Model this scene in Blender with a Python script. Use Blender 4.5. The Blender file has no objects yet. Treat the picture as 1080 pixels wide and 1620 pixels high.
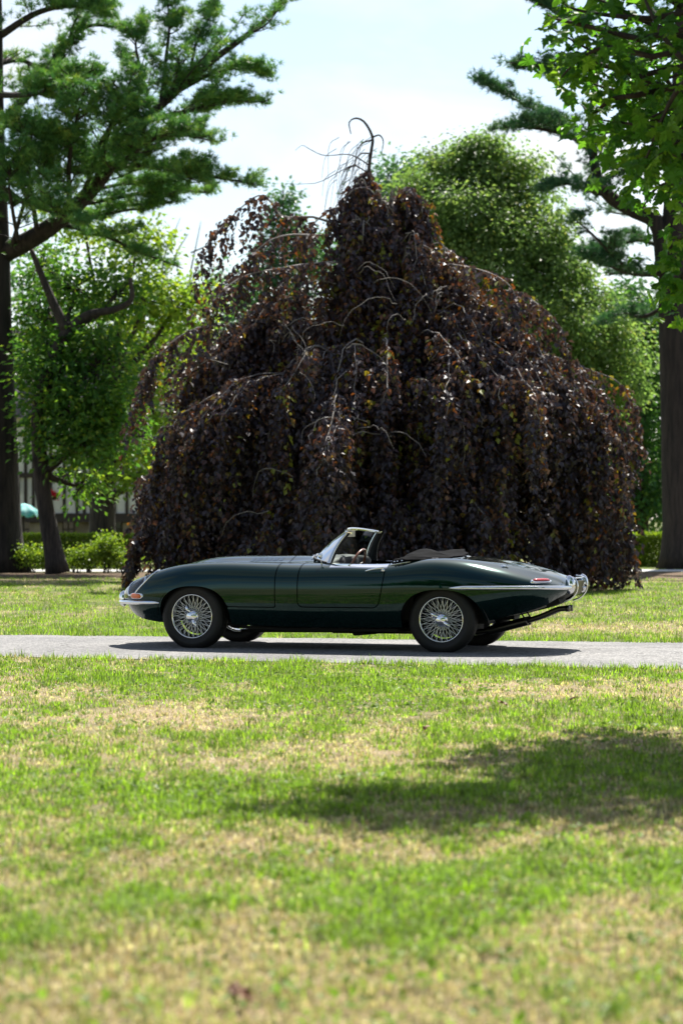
import bpy, math, random
import numpy as np

rng = np.random.default_rng(11)
random.seed(11)
SC = bpy.context.scene
COL = SC.collection
rad = math.radians

# ------------------------------------------------------------------ camera
CAM_H, FPX, YH = 1.304, 3825.0, 811.8          # camera height, focal length and horizon row in 1080x1620 pixels
cam = bpy.data.cameras.new('camera')
cam_o = bpy.data.objects.new('camera', cam)
COL.objects.link(cam_o)
cam_o.location = (0, 0, CAM_H)
cam_o.rotation_euler = (rad(90), 0, 0)
cam.sensor_fit = 'VERTICAL'
cam.sensor_height = 36.0
cam.sensor_width = 24.0
cam.lens = 85.0
cam.shift_y = 0.0011
cam.clip_start = 0.1
cam.clip_end = 3000
cam.dof.use_dof = True
cam.dof.focus_distance = 22.6
cam.dof.aperture_fstop = 2.9
SC.camera = cam_o

# ------------------------------------------------------------------ sky and sun
SUN_EL, SUN_AZ = 55.0, 14.0                     # azimuth: degrees clockwise from straight ahead (+Y)
world = bpy.data.worlds.new('World')
SC.world = world
world.use_nodes = True
wn = world.node_tree
wn.nodes.clear()
def wnode(t, **kw):
    n = wn.nodes.new(t)
    for k, v in kw.items():
        setattr(n, k, v)
    return n
w_out = wnode('ShaderNodeOutputWorld')
w_bg = wnode('ShaderNodeBackground')
w_sky = wnode('ShaderNodeTexSky', sky_type='NISHITA', sun_disc=False)
w_sky.sun_elevation = rad(SUN_EL)
w_sky.sun_rotation = rad(SUN_AZ)
w_sky.air_density = 1.0
w_sky.dust_density = 1.0
w_sky.ozone_density = 1.2
w_bg.inputs['Strength'].default_value = 0.074
# thin broken cloud over the whole sky
w_tc = wnode('ShaderNodeTexCoord')
w_sep = wnode('ShaderNodeSeparateXYZ')
w_add = wnode('ShaderNodeMath', operation='ADD'); w_add.inputs[1].default_value = 0.22
w_max = wnode('ShaderNodeMath', operation='MAXIMUM'); w_max.inputs[1].default_value = 0.12
w_dx = wnode('ShaderNodeMath', operation='DIVIDE')
w_dy = wnode('ShaderNodeMath', operation='DIVIDE')
w_cmb = wnode('ShaderNodeCombineXYZ')
w_noi = wnode('ShaderNodeTexNoise')
w_noi.inputs['Scale'].default_value = 2.3
w_noi.inputs['Detail'].default_value = 7.0
w_noi.inputs['Roughness'].default_value = 0.5
w_noi.inputs['Distortion'].default_value = 0.3
w_ramp = wnode('ShaderNodeValToRGB')
w_ramp.color_ramp.elements[0].position = 0.43
w_ramp.color_ramp.elements[0].color = (0.04, 0.04, 0.04, 1)
w_ramp.color_ramp.elements[1].position = 0.62
w_ramp.color_ramp.elements[1].color = (0.85, 0.85, 0.85, 1)
w_mix = wnode('ShaderNodeMix', data_type='RGBA')
# cloud scatters the light of the sky round it: whiter and a little brighter
w_bw = wnode('ShaderNodeRGBToBW')
w_cl = wnode('ShaderNodeMath', operation='MULTIPLY_ADD'); w_cl.inputs[1].default_value = 0.88; w_cl.inputs[2].default_value = 1.4
w_ct = wnode('ShaderNodeMix', data_type='RGBA', blend_type='MULTIPLY'); w_ct.inputs[0].default_value = 1.0; w_ct.inputs[7].default_value = (0.965, 0.99, 1.0, 1)
L = wn.links.new
L(w_tc.outputs['Generated'], w_sep.inputs[0])
L(w_sep.outputs['Z'], w_add.inputs[0]); L(w_add.outputs[0], w_max.inputs[0])
L(w_sep.outputs['X'], w_dx.inputs[0]); L(w_max.outputs[0], w_dx.inputs[1])
L(w_sep.outputs['Y'], w_dy.inputs[0]); L(w_max.outputs[0], w_dy.inputs[1])
L(w_dx.outputs[0], w_cmb.inputs[0]); L(w_dy.outputs[0], w_cmb.inputs[1])
w_off = wnode('ShaderNodeVectorMath', operation='ADD'); w_off.inputs[1].default_value = (5.6, 0.0, 10.96)
L(w_cmb.outputs[0], w_off.inputs[0]); L(w_off.outputs[0], w_noi.inputs['Vector'])
L(w_noi.outputs[0], w_ramp.inputs[0])
L(w_ramp.outputs[0], w_mix.inputs[0])
L(w_sky.outputs[0], w_mix.inputs[6])
L(w_sky.outputs[0], w_bw.inputs[0]); L(w_bw.outputs[0], w_cl.inputs[0]); L(w_cl.outputs[0], w_ct.inputs[6]); L(w_ct.outputs[2], w_mix.inputs[7])
L(w_mix.outputs[2], w_bg.inputs[0])
L(w_bg.outputs[0], w_out.inputs[0])

sun = bpy.data.lights.new('sun', 'SUN')
sun.energy = 5.0
sun.angle = rad(0.53)
sun.color = (1.0, 0.95, 0.86)
sun_o = bpy.data.objects.new('sun', sun)
COL.objects.link(sun_o)
sun_o.location = (0, 30, 60)
# lamp shines along local -Z: tilted so that it comes from ahead of the camera, high up
sun_o.rotation_euler = (rad(-(90 - SUN_EL)), 0, rad(-SUN_AZ))

SC.view_settings.view_transform = 'Standard'
SC.view_settings.look = 'None'
SC.view_settings.gamma = 1.0
SC.view_settings.exposure = 1.2
SC.view_settings.use_curve_mapping = False
SC.cycles.use_denoising = True
SC.cycles.max_bounces = 7
SC.cycles.diffuse_bounces = 3
SC.cycles.glossy_bounces = 4
SC.cycles.transmission_bounces = 5
SC.cycles.transparent_max_bounces = 6
SC.cycles.caustics_reflective = False
SC.cycles.caustics_refractive = False
SC.cycles.sample_clamp_indirect = 6.0
SC.cycles.sample_clamp_direct = 3.5

# ------------------------------------------------------------------ helpers
def W(px, py, D):
    """point at depth D that the photograph shows at pixel (px, py)"""
    return np.array([(px - 540.0) / FPX * D, D, CAM_H + (YH - py) / FPX * D])

def ground_xy(px, py):
    D = FPX * CAM_H / (py - YH)
    return (px - 540.0) / FPX * D, D

def tag(o, label=None, cat=None, group=None, kind=None):
    if label: o['label'] = label
    if cat: o['category'] = cat
    if group: o['group'] = group
    if kind: o['kind'] = kind
    return o

def empty(name, loc=(0, 0, 0), rz=0.0):
    o = bpy.data.objects.new(name, None)
    o.empty_display_size = 0.2
    o.location = loc
    o.rotation_euler = (0, 0, rz)
    COL.objects.link(o)
    return o

def raw_mesh(name, V, polys, mat=None, smooth=False, attrs=None):
    me = bpy.data.meshes.new(name)
    V = np.asarray(V, dtype=np.float32).reshape(-1, 3)
    polys = [np.asarray(p, dtype=np.int32) for p in polys if len(p)]
    loops = np.concatenate([p.ravel() for p in polys])
    totals = np.concatenate([np.full(len(p), p.shape[1], dtype=np.int32) for p in polys])
    starts = np.concatenate([[0], np.cumsum(totals)[:-1]]).astype(np.int32)
    me.vertices.add(len(V)); me.vertices.foreach_set('co', V.ravel())
    me.loops.add(len(loops)); me.loops.foreach_set('vertex_index', loops)
    me.polygons.add(len(totals))
    me.polygons.foreach_set('loop_start', starts)
    me.polygons.foreach_set('loop_total', totals)
    if attrs:
        for k, a in attrs.items():
            a = np.asarray(a, dtype=np.float32)
            if a.ndim == 1:
                me.attributes.new(k, 'FLOAT', 'POINT').data.foreach_set('value', a)
            else:
                c4 = np.ones((len(a), 4), dtype=np.float32); c4[:, :3] = a
                me.attributes.new(k, 'FLOAT_COLOR', 'POINT').data.foreach_set('color', c4.ravel())
    me.update(calc_edges=True)
    me.polygons.foreach_set('use_smooth', np.full(len(totals), smooth))
    if mat is not None:
        me.materials.append(mat)
    return me

def link(name, me, parent=None, loc=None):
    o = bpy.data.objects.new(name, me)
    COL.objects.link(o)
    if parent is not None: o.parent = parent
    if loc is not None: o.location = loc
    return o

class MB:
    """collects shapes for one mesh object"""
    def __init__(self):
        self.V = []; self.Q = []; self.T = []; self.n = 0; self.N = []
    def add(self, V, quads=None, tris=None):
        V = np.asarray(V, float).reshape(-1, 3)
        if quads is not None and len(quads): self.Q.append(np.asarray(quads, int) + self.n)
        if tris is not None and len(tris): self.T.append(np.asarray(tris, int) + self.n)
        self.V.append(V); self.n += len(V)
        return self
    def grid(self, P, close_u=False, close_v=False):
        P = np.asarray(P, float); a, b = P.shape[:2]
        I = np.arange(a * b).reshape(a, b)
        if close_u: I = np.vstack([I, I[:1]])
        if close_v: I = np.hstack([I, I[:, :1]])
        q = np.stack([I[:-1, :-1], I[1:, :-1], I[1:, 1:], I[:-1, 1:]], -1).reshape(-1, 4)
        return self.add(P.reshape(-1, 3), q)
    def box(self, c, s, R=None):
        c = np.asarray(c, float); h = np.asarray(s, float) / 2
        P = np.array([[x, y, z] for x in (-1, 1) for y in (-1, 1) for z in (-1, 1)], float) * h
        if R is not None: P = P @ np.asarray(R, float).T
        return self.add(P + c, [[0, 1, 3, 2], [4, 6, 7, 5], [0, 4, 5, 1], [2, 3, 7, 6], [0, 2, 6, 4], [1, 5, 7, 3]])
    def tube(self, P, r, n=8, cap=True, flat=None):
        P = np.asarray(P, float); m = len(P)
        r = np.broadcast_to(np.asarray(r, float), (m,))
        T = np.gradient(P, axis=0); T /= np.linalg.norm(T, axis=1)[:, None] + 1e-12
        up = np.array([0, 0, 1.0]) if abs(T[0][2]) < 0.9 else np.array([0, 1.0, 0])
        A = np.zeros((m, 3)); a = np.cross(T[0], up); a /= np.linalg.norm(a); A[0] = a
        for i in range(1, m):
            a = A[i - 1] - T[i] * np.dot(A[i - 1], T[i]); l = np.linalg.norm(a)
            A[i] = a / l if l > 1e-6 else A[i - 1]
        B = np.cross(T, A)
        an = np.linspace(0, 2 * np.pi, n, endpoint=False)
        fl = 1.0 if flat is None else flat
        ring = P[:, None] + r[:, None, None] * (np.cos(an)[None, :, None] * A[:, None] + fl * np.sin(an)[None, :, None] * B[:, None])
        base = self.n
        self.grid(ring, close_v=True)
        if cap:
            self.add([P[0], P[-1]])
            k0, k1 = self.n - 2, self.n - 1
            j = np.arange(n); j2 = (j + 1) % n
            self.T.append(np.stack([np.full(n, k0), base + j, base + j2], -1))
            e = base + (m - 1) * n
            self.T.append(np.stack([np.full(n, k1), e + j2, e + j], -1))
        return self
    def lathe(self, prof, n=32, axis='y', c=(0, 0, 0)):
        """prof: list of (offset along axis, radius)"""
        prof = np.asarray(prof, float)
        an = np.linspace(0, 2 * np.pi, n, endpoint=False)
        o = np.repeat(prof[:, :1], n, 1); r = prof[:, 1:2]
        x = r * np.cos(an); z = r * np.sin(an)
        P = {'y': np.stack([x, o, z], -1), 'z': np.stack([x, z, o], -1), 'x': np.stack([o, x, z], -1)}[axis]
        return self.grid(P + np.asarray(c, float), close_v=True)
    def build(self, name, mat, parent=None, smooth=True, angle=None, attrs=None):
        V = np.concatenate(self.V)
        polys = []
        if self.Q: polys.append(np.concatenate(self.Q))
        if self.T: polys.append(np.concatenate(self.T))
        me = raw_mesh(name, V, polys, mat, smooth, attrs)
        if smooth and angle: me.set_sharp_from_angle(angle=rad(angle))
        return link(name, me, parent)

def bez(pts, n=24):
    """smooth curve through points (Catmull-Rom, chord spaced)"""
    P = np.asarray(pts, float)
    if len(P) == 2:
        return P[0] + np.linspace(0, 1, n)[:, None] * (P[1] - P[0])
    P = np.vstack([2 * P[0] - P[1], P, 2 * P[-1] - P[-2]])
    m = len(P) - 3
    t = np.linspace(0, m - 1e-6, n); i = t.astype(int); f = (t - i)[:, None]
    p0, p1, p2, p3 = P[i], P[i + 1], P[i + 2], P[i + 3]
    return 0.5 * (2 * p1 + (p2 - p0) * f + (2 * p0 - 5 * p1 + 4 * p2 - p3) * f ** 2 + (3 * p1 - p0 - 3 * p2 + p3) * f ** 3)

# 2-D value noise
_lat = np.random.default_rng(5).random((256, 256))
def vnoise(x, y):
    xi = np.floor(x).astype(int); yi = np.floor(y).astype(int)
    fx = x - xi; fy = y - yi
    fx = fx * fx * (3 - 2 * fx); fy = fy * fy * (3 - 2 * fy)
    a = _lat[xi & 255, yi & 255]; b = _lat[(xi + 1) & 255, yi & 255]
    c = _lat[xi & 255, (yi + 1) & 255]; d = _lat[(xi + 1) & 255, (yi + 1) & 255]
    return (a * (1 - fx) + b * fx) * (1 - fy) + (c * (1 - fx) + d * fx) * fy
def fbm(x, y, o=4):
    s = 0; a = 0.5; t = 0
    for k in range(o):
        s = s + a * vnoise(x * 2 ** k + 17.3 * k, y * 2 ** k + 9.1 * k); t += a; a *= 0.5
    return s / t
def sstep(a, b, x):
    t = np.clip((x - a) / (b - a), 0, 1); return t * t * (3 - 2 * t)

# ------------------------------------------------------------------ materials
def new_mat(name):
    m = bpy.data.materials.new(name); m.use_nodes = True
    nt = m.node_tree
    b = nt.nodes['Principled BSDF']
    return m, nt, b
def pmat(name, col, rough=0.5, metal=0.0, coat=0.0, spec=0.5, noise=None, bump=None):
    m, nt, b = new_mat(name)
    b.inputs['Base Color'].default_value = (*col, 1)
    b.inputs['Roughness'].default_value = rough
    b.inputs['Metallic'].default_value = metal
    b.inputs['Coat Weight'].default_value = coat
    b.inputs['Coat Roughness'].default_value = 0.015
    b.inputs['Specular IOR Level'].default_value = spec
    if noise or bump:
        tc = nt.nodes.new('ShaderNodeTexCoord')
    if noise:
        col2, sc = noise
        n = nt.nodes.new('ShaderNodeTexNoise'); n.inputs['Scale'].default_value = sc; n.inputs['Detail'].default_value = 6
        r = nt.nodes.new('ShaderNodeValToRGB')
        r.color_ramp.elements[0].position = 0.35; r.color_ramp.elements[0].color = (*col, 1)
        r.color_ramp.elements[1].position = 0.68; r.color_ramp.elements[1].color = (*col2, 1)
        nt.links.new(tc.outputs['Object'], n.inputs['Vector']); nt.links.new(n.outputs[0], r.inputs[0]); nt.links.new(r.outputs[0], b.inputs['Base Color'])
    if bump:
        sc, st, dist = bump
        n2 = nt.nodes.new('ShaderNodeTexNoise'); n2.inputs['Scale'].default_value = sc; n2.inputs['Detail'].default_value = 5
        bu = nt.nodes.new('ShaderNodeBump'); bu.inputs['Strength'].default_value = st; bu.inputs['Distance'].default_value = dist
        nt.links.new(tc.outputs['Object'], n2.inputs['Vector']); nt.links.new(n2.outputs[0], bu.inputs['Height']); nt.links.new(bu.outputs[0], b.inputs['Normal'])
    return m

def leaf_mat(name, stops, trans=0.45, rough=0.45, tint=(1.5, 1.5, 0.65), spec=0.3):
    """colour per leaf from the attribute rnd; part of the light passes through the leaf"""
    m, nt, b = new_mat(name)
    at = nt.nodes.new('ShaderNodeAttribute'); at.attribute_name = 'rnd'
    r = nt.nodes.new('ShaderNodeValToRGB')
    el = r.color_ramp.elements
    while len(el) < len(stops): el.new(0.5)
    for e, (p, c) in zip(el, stops):
        e.position = p; e.color = (*c, 1)
    nt.links.new(at.outputs['Fac'], r.inputs[0])
    nt.links.new(r.outputs[0], b.inputs['Base Color'])
    b.inputs['Roughness'].default_value = rough
    b.inputs['Specular IOR Level'].default_value = spec
    tr = nt.nodes.new('ShaderNodeBsdfTranslucent')
    mu = nt.nodes.new('ShaderNodeMix'); mu.data_type = 'RGBA'; mu.blend_type = 'MULTIPLY'; mu.inputs[0].default_value = 1.0
    mu.inputs[7].default_value = (*tint, 1)
    mu.clamp_result = False
    nt.links.new(r.outputs[0], mu.inputs[6]); nt.links.new(mu.outputs[2], tr.inputs[0])
    mx = nt.nodes.new('ShaderNodeMixShader'); mx.inputs[0].default_value = trans
    nt.links.new(b.outputs[0], mx.inputs[1]); nt.links.new(tr.outputs[0], mx.inputs[2])
    nt.links.new(mx.outputs[0], nt.nodes['Material Output'].inputs[0])
    return m

def bark_mat(name, c1, c2, scale=6.0, stretch=0.18, strength=0.9):
    m, nt, b = new_mat(name)
    tc = nt.nodes.new('ShaderNodeTexCoord'); mp = nt.nodes.new('ShaderNodeMapping')
    mp.inputs['Scale'].default_value = (1, 1, stretch)
    n = nt.nodes.new('ShaderNodeTexNoise'); n.inputs['Scale'].default_value = scale; n.inputs['Detail'].default_value = 8; n.inputs['Roughness'].default_value = 0.65
    r = nt.nodes.new('ShaderNodeValToRGB')
    r.color_ramp.elements[0].position = 0.36; r.color_ramp.elements[0].color = (*c1, 1)
    r.color_ramp.elements[1].position = 0.62; r.color_ramp.elements[1].color = (*c2, 1)
    bu = nt.nodes.new('ShaderNodeBump'); bu.inputs['Strength'].default_value = strength; bu.inputs['Distance'].default_value = 0.04
    lk = nt.links.new
    lk(tc.outputs['Object'], mp.inputs[0]); lk(mp.outputs[0], n.inputs['Vector']); lk(n.outputs[0], r.inputs[0])
    lk(r.outputs[0], b.inputs['Base Color']); lk(n.outputs[0], bu.inputs['Height']); lk(bu.outputs[0], b.inputs['Normal'])
    b.inputs['Roughness'].default_value = 0.9
    return m

def col_attr_mat(name, attr, trans=0.0, rough=0.8, bumpscale=None, vary=None, tint=(1.1, 1.25, 0.6)):
    m, nt, b = new_mat(name)
    at = nt.nodes.new('ShaderNodeAttribute'); at.attribute_name = attr
    src = at.outputs['Color']
    lk = nt.links.new
    if vary:
        tc = nt.nodes.new('ShaderNodeTexCoord')
        n = nt.nodes.new('ShaderNodeTexNoise'); n.inputs['Scale'].default_value = vary; n.inputs['Detail'].default_value = 6; n.inputs['Roughness'].default_value = 0.7
        r = nt.nodes.new('ShaderNodeValToRGB')
        r.color_ramp.elements[0].position = 0.3; r.color_ramp.elements[0].color = (0.45, 0.45, 0.42, 1)
        r.color_ramp.elements[1].position = 0.7; r.color_ramp.elements[1].color = (1.35, 1.3, 1.2, 1)
        mu = nt.nodes.new('ShaderNodeMix'); mu.data_type = 'RGBA'; mu.blend_type = 'MULTIPLY'; mu.inputs[0].default_value = 1.0
        lk(tc.outputs['Object'], n.inputs['Vector']); lk(n.outputs[0], r.inputs[0]); lk(at.outputs['Color'], mu.inputs[6]); lk(r.outputs[0], mu.inputs[7])
        src = mu.outputs[2]
        bu = nt.nodes.new('ShaderNodeBump'); bu.inputs['Strength'].default_value = 0.8; bu.inputs['Distance'].default_value = 0.03
        lk(n.outputs[0], bu.inputs['Height']); lk(bu.outputs[0], b.inputs['Normal'])
    lk(src, b.inputs['Base Color'])
    b.inputs['Roughness'].default_value = rough
    b.inputs['Specular IOR Level'].default_value = 0.25
    if trans:
        tr = nt.nodes.new('ShaderNodeBsdfTranslucent')
        mu2 = nt.nodes.new('ShaderNodeMix'); mu2.data_type = 'RGBA'; mu2.blend_type = 'MULTIPLY'; mu2.inputs[0].default_value = 1.0
        mu2.inputs[7].default_value = (*tint, 1); mu2.clamp_result = False
        lk(src, mu2.inputs[6]); lk(mu2.outputs[2], tr.inputs[0])
        mx = nt.nodes.new('ShaderNodeMixShader'); mx.inputs[0].default_value = trans
        lk(b.outputs[0], mx.inputs[1]); lk(tr.outputs[0], mx.inputs[2]); lk(mx.outputs[0], nt.nodes['Material Output'].inputs[0])
    return m

# ------------------------------------------------------------------ ground, road, sidewalk
def road_near(x):
    return 20.962 - 0.3035 * x
def road_far(x):
    x = np.asarray(x, float)
    xc = np.clip(x, -7, 7)
    return 24.974 - 0.226 * xc - 0.3035 * (x - xc)

def ground_z(x, y):
    return -2.6 * sstep(63.0, 84.0, y) + 0.0 * x

# blobs: (px, py, half-width px, half-height px, amount)  + dry, - green
DRY = [(230, 1140, 130, 16, .45), (60, 1092, 70, 14, .35), (620, 1150, 90, 18, .38), (1000, 1092, 120, 12, .4), (720, 1092, 90, 8, .25),
       (820, 1095, 60, 10, .25), (110, 1385, 110, 26, .35), (230, 1310, 90, 22, .22), (710, 1372, 60, 16, .4), (570, 1335, 60, 18, .3),
       (410, 1490, 90, 50, .55), (130, 1560, 260, 60, .42), (430, 1590, 260, 45, .45), (1030, 1490, 90, 60, .5), (720, 1590, 140, 40, .35),
       (950, 1310, 120, 26, .42), (1000, 1200, 100, 20, .12), (880, 1300, 120, 20, .25), (640, 1295, 60, 16, .2), (330, 1350, 100, 20, .2),
       (20, 1185, 50, 14, .25), (520, 1195, 70, 14, .2), (100, 1180, 60, 10, .15), (300, 1560, 200, 40, .25),
       (540, 1065, 700, 16, -.6), (560, 1095, 120, 14, -.2), (150, 1240, 150, 26, -.25), (80, 1310, 120, 24, -.22), (480, 1100, 60, 10, -.25),
       (960, 1130, 130, 16, -.35), (860, 1240, 300, 40, -.3), (700, 1460, 150, 48, -.45), (950, 1560, 130, 40, -.4), (560, 1400, 120, 28, -.3),
       (340, 1260, 140, 26, -.2), (820, 1385, 200, 30, -.25), (215, 1452, 90, 30, -.6), (440, 1140, 60, 16, -.2), (830, 1120, 60, 12, -.3),
       (640, 1110, 70, 10, -.2), (20, 1470, 60, 30, -.3), (1040, 1400, 80, 20, -.25)]
DRY = [(*ground_xy(a, b), c * 1.0, d, e, a, b) for a, b, c, d, e in DRY]
def dryness(x, y):
    px = 540 + x / np.maximum(y, 1) * FPX; py = YH + CAM_H * FPX / np.maximum(y, 1)
    n1 = fbm(x * 1.5 + 3, y * 0.8 + 8, 4); n2 = fbm(x * 8.5 + 31, y * 5.2 + 5, 3)
    d = 0.60 + 0.30 * (1 - sstep(6.3, 9.0, y)) + 1.35 * (n1 - 0.5) + 1.7 * (n2 - 0.5)
    near = y < road_near(x)
    bl = 0
    for gx, gy, rx, ry, am, a, b in DRY:
        sx = rx / FPX * gy; sy = ry / (FPX * CAM_H) * gy * gy
        bl = bl + am * np.exp(-0.5 * (((x - gx) / sx) ** 2 + ((y - gy) / sy) ** 2) ** 1.0)
    d = d + np.where(near, bl, 0)
    q = y - road_far(x)
    # beyond the road: fresh strip at the edge, a tan strip, then brighter lawn
    far = 0.16 + 1.1 * (n1 - 0.5) + 0.7 * (n2 - 0.5)
    far = far + 0.75 * np.exp(-((q - 3.2) / 1.5) ** 2) * sstep(-0.5, 2.2, x) - 0.5 * np.exp(-(q / 0.8) ** 2)
    far = far + 0.5 * np.exp(-((y - 46.5) / 1.2) ** 2) * sstep(3, 5, x) + 0.55 * np.exp(-((y - 46.5) / 1.5) ** 2) * sstep(-4.5, -6.0, x)
    return np.clip(np.where(near, d, far), 0, 1)
def mulch(x, y):
    return sstep(47.3, 48.6, y + 0.8 * (fbm(x * 0.5, y * 0.5, 3) - 0.5)) * (1 - sstep(53.2, 53.6, y))

xs = np.concatenate([[-700, -300, -120, -60, -35, -22], np.arange(-16, 16.01, 0.32), [22, 35, 60, 120, 300, 700]])
ys = np.concatenate([[-300, -100, -40, -15, -4, 1, 3], np.arange(4.4, 30, 0.2), np.arange(30, 66, 0.5), np.arange(66, 92, 2), [100, 130, 200, 400, 1200]])
GX, GY = np.meshgrid(xs, ys, indexing='ij')
d = dryness(GX, GY)
n = fbm(GX * 2.1, GY * 2.1, 3)
c_dry = np.array([0.33, 0.26, 0.165]); c_grn = np.array([0.095, 0.125, 0.030]); c_mul = np.array([0.125, 0.085, 0.055])
gc = c_grn + (c_dry - c_grn) * d[..., None]
mm = mulch(GX, GY)[..., None]
gc = gc * (1 - mm) + c_mul * mm
gc = gc * (0.75 + 0.5 * n[..., None])
mb = MB().grid(np.stack([GX, GY, ground_z(GX, GY)], -1))
m_ground = col_attr_mat('lawn_soil', 'col', rough=0.95, vary=38.0)
g = mb.build('ground', m_ground, smooth=True, attrs={'col': gc.reshape(-1, 3)})
g.data.flip_normals()
tag(g, 'patchy green and straw lawn ground under the grass', 'ground', kind='structure')

def asphalt():
    m, nt, b = new_mat('worn_asphalt')
    tc = nt.nodes.new('ShaderNodeTexCoord'); lk = nt.links.new
    v = nt.nodes.new('ShaderNodeTexVoronoi'); v.inputs['Scale'].default_value = 55
    r = nt.nodes.new('ShaderNodeValToRGB')
    e = r.color_ramp.elements
    e[0].position = 0.0; e[0].color = (0.060, 0.060, 0.064, 1); e[1].position = 1.0; e[1].color = (0.30, 0.29, 0.285, 1)
    x = e.new(0.45); x.color = (0.135, 0.135, 0.138, 1)
    lk(tc.outputs['Object'], v.inputs['Vector']); lk(v.outputs['Color'], r.inputs[0])
    n = nt.nodes.new('ShaderNodeTexNoise'); n.inputs['Scale'].default_value = 0.9; n.inputs['Detail'].default_value = 5
    r2 = nt.nodes.new('ShaderNodeValToRGB'); r2.color_ramp.elements[0].color = (0.68, 0.68, 0.69, 1); r2.color_ramp.elements[1].color = (1.15, 1.14, 1.11, 1)
    r2.color_ramp.elements[0].position = .3; r2.color_ramp.elements[1].position = .7
    mu = nt.nodes.new('ShaderNodeMix'); mu.data_type = 'RGBA'; mu.blend_type = 'MULTIPLY'; mu.inputs[0].default_value = 1
    lk(tc.outputs['Object'], n.inputs['Vector']); lk(n.outputs[0], r2.inputs[0]); lk(r.outputs[0], mu.inputs[6]); lk(r2.outputs[0], mu.inputs[7])
    # thin cracks
    nd = nt.nodes.new('ShaderNodeTexNoise'); nd.inputs['Scale'].default_value = 2.5
    va = nt.nodes.new('ShaderNodeVectorMath'); va.operation = 'ADD'
    vc = nt.nodes.new('ShaderNodeTexVoronoi'); vc.feature = 'DISTANCE_TO_EDGE'; vc.inputs['Scale'].default_value = 0.45
    rc = nt.nodes.new('ShaderNodeValToRGB'); rc.color_ramp.elements[0].position = 0.0; rc.color_ramp.elements[0].color = (0.35, 0.35, 0.35, 1); rc.color_ramp.elements[1].position = 0.012; rc.color_ramp.elements[1].color = (1, 1, 1, 1)
    m2 = nt.nodes.new('ShaderNodeMix'); m2.data_type = 'RGBA'; m2.blend_type = 'MULTIPLY'; m2.inputs[0].default_value = 1
    lk(tc.outputs['Object'], nd.inputs['Vector']); lk(tc.outputs['Object'], va.inputs[0]); lk(nd.outputs['Color'], va.inputs[1]); lk(va.outputs[0], vc.inputs['Vector']); lk(vc.outputs['Distance'], rc.inputs[0])
    lk(mu.outputs[2], m2.inputs[6]); lk(rc.outputs[0], m2.inputs[7])
    lk(m2.outputs[2], b.inputs['Base Color'])
    bu = nt.nodes.new('ShaderNodeBump'); bu.inputs['Strength'].default_value = 0.5; bu.inputs['Distance'].default_value = 0.008
    lk(v.outputs['Distance'], bu.inputs['Height']); lk(bu.outputs[0], b.inputs['Normal'])
    b.inputs['Roughness'].default_value = 0.85
    return m
rx = np.concatenate([np.arange(-60, -8, 4.0), np.arange(-8, 8, 0.1), np.arange(8, 60, 4.0)])
e0 = road_near(rx) + 0.22 * (fbm(rx * 2.2, rx * 0 + 2, 3) - 0.5)
e1 = road_far(rx) + 0.25 * (fbm(rx * 2.2, rx * 0 + 9, 3) - 0.5)
RG = np.stack([np.stack([rx, e0 + (e1 - e0) * t, 0.006 + 0.02 * math.sin(math.pi * t) + 0 * rx], -1) for t in np.linspace(0, 1, 9)], 0)
road = MB().grid(RG).build('road', asphalt(), smooth=True)
tag(road, 'narrow pale grey asphalt drive crossing the lawn under the car', 'road', kind='structure')

sw = np.stack([np.stack([np.array([-40, -20, -10, 0, 10, 20, 40.]), 53.6 + t * 1.9 + np.zeros(7), 0.012 + np.zeros(7)], -1) for t in (0, 1)], 0)
side = MB().grid(sw).build('sidewalk', pmat('pale_concrete', (0.5, 0.5, 0.49), 0.9, noise=((0.4, 0.4, 0.39), 3)), smooth=False)
tag(side, 'pale concrete footpath strip behind the shrubs', 'path', kind='structure')
# ------------------------------------------------------------------ the car
# car frame: u from the front axle backwards, v across (near side negative), z up
TH = rad(17.57)
CAR_O = (-1.388 + 0.635 * math.sin(TH), 23.018 + 0.635 * math.cos(TH), 0.012)
car = empty('convertible_car', CAR_O, -TH)
tag(car, 'low dark green vintage open two-seater with wire wheels parked on the drive', 'car')

def paint():
    m, nt, b = new_mat('dark_green_paint')
    b.inputs['Base Color'].default_value = (0.0010, 0.023, 0.0195, 1)
    b.inputs['Metallic'].default_value = 0.75
    b.inputs['Roughness'].default_value = 0.09
    b.inputs['Coat Weight'].default_value = 0.8
    b.inputs['Coat Roughness'].default_value = 0.01
    b.inputs['Coat IOR'].default_value = 1.45
    b.inputs['Specular IOR Level'].default_value = 0.05
    tc = nt.nodes.new('ShaderNodeTexCoord'); n = nt.nodes.new('ShaderNodeTexNoise'); n.inputs['Scale'].default_value = 5; n.inputs['Detail'].default_value = 2
    bu = nt.nodes.new('ShaderNodeBump'); bu.inputs['Strength'].default_value = 0.05; bu.inputs['Distance'].default_value = 0.012
    nt.links.new(tc.outputs['Object'], n.inputs['Vector']); nt.links.new(n.outputs[0], bu.inputs['Height']); nt.links.new(bu.outputs[0], b.inputs['Coat Normal'])
    return m
M_paint = paint()
M_chrome = pmat('chrome', (0.82, 0.83, 0.85), 0.04, 1.0)
M_wire = pmat('bright_wire', (0.92, 0.92, 0.90), 0.28, 1.0)
M_dull = pmat('dull_steel', (0.30, 0.29, 0.27), 0.38, 1.0)
M_black = pmat('black_undercoat', (0.010, 0.010, 0.011), 0.8)
M_rubber = pmat('tyre_rubber', (0.007, 0.007, 0.0075), 0.6, spec=.35, noise=((0.013, 0.0125, 0.012), 9))
M_leather = pmat('black_leather', (0.010, 0.0095, 0.0095), 0.6, spec=.2, bump=(90, 0.3, 0.004))
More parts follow.
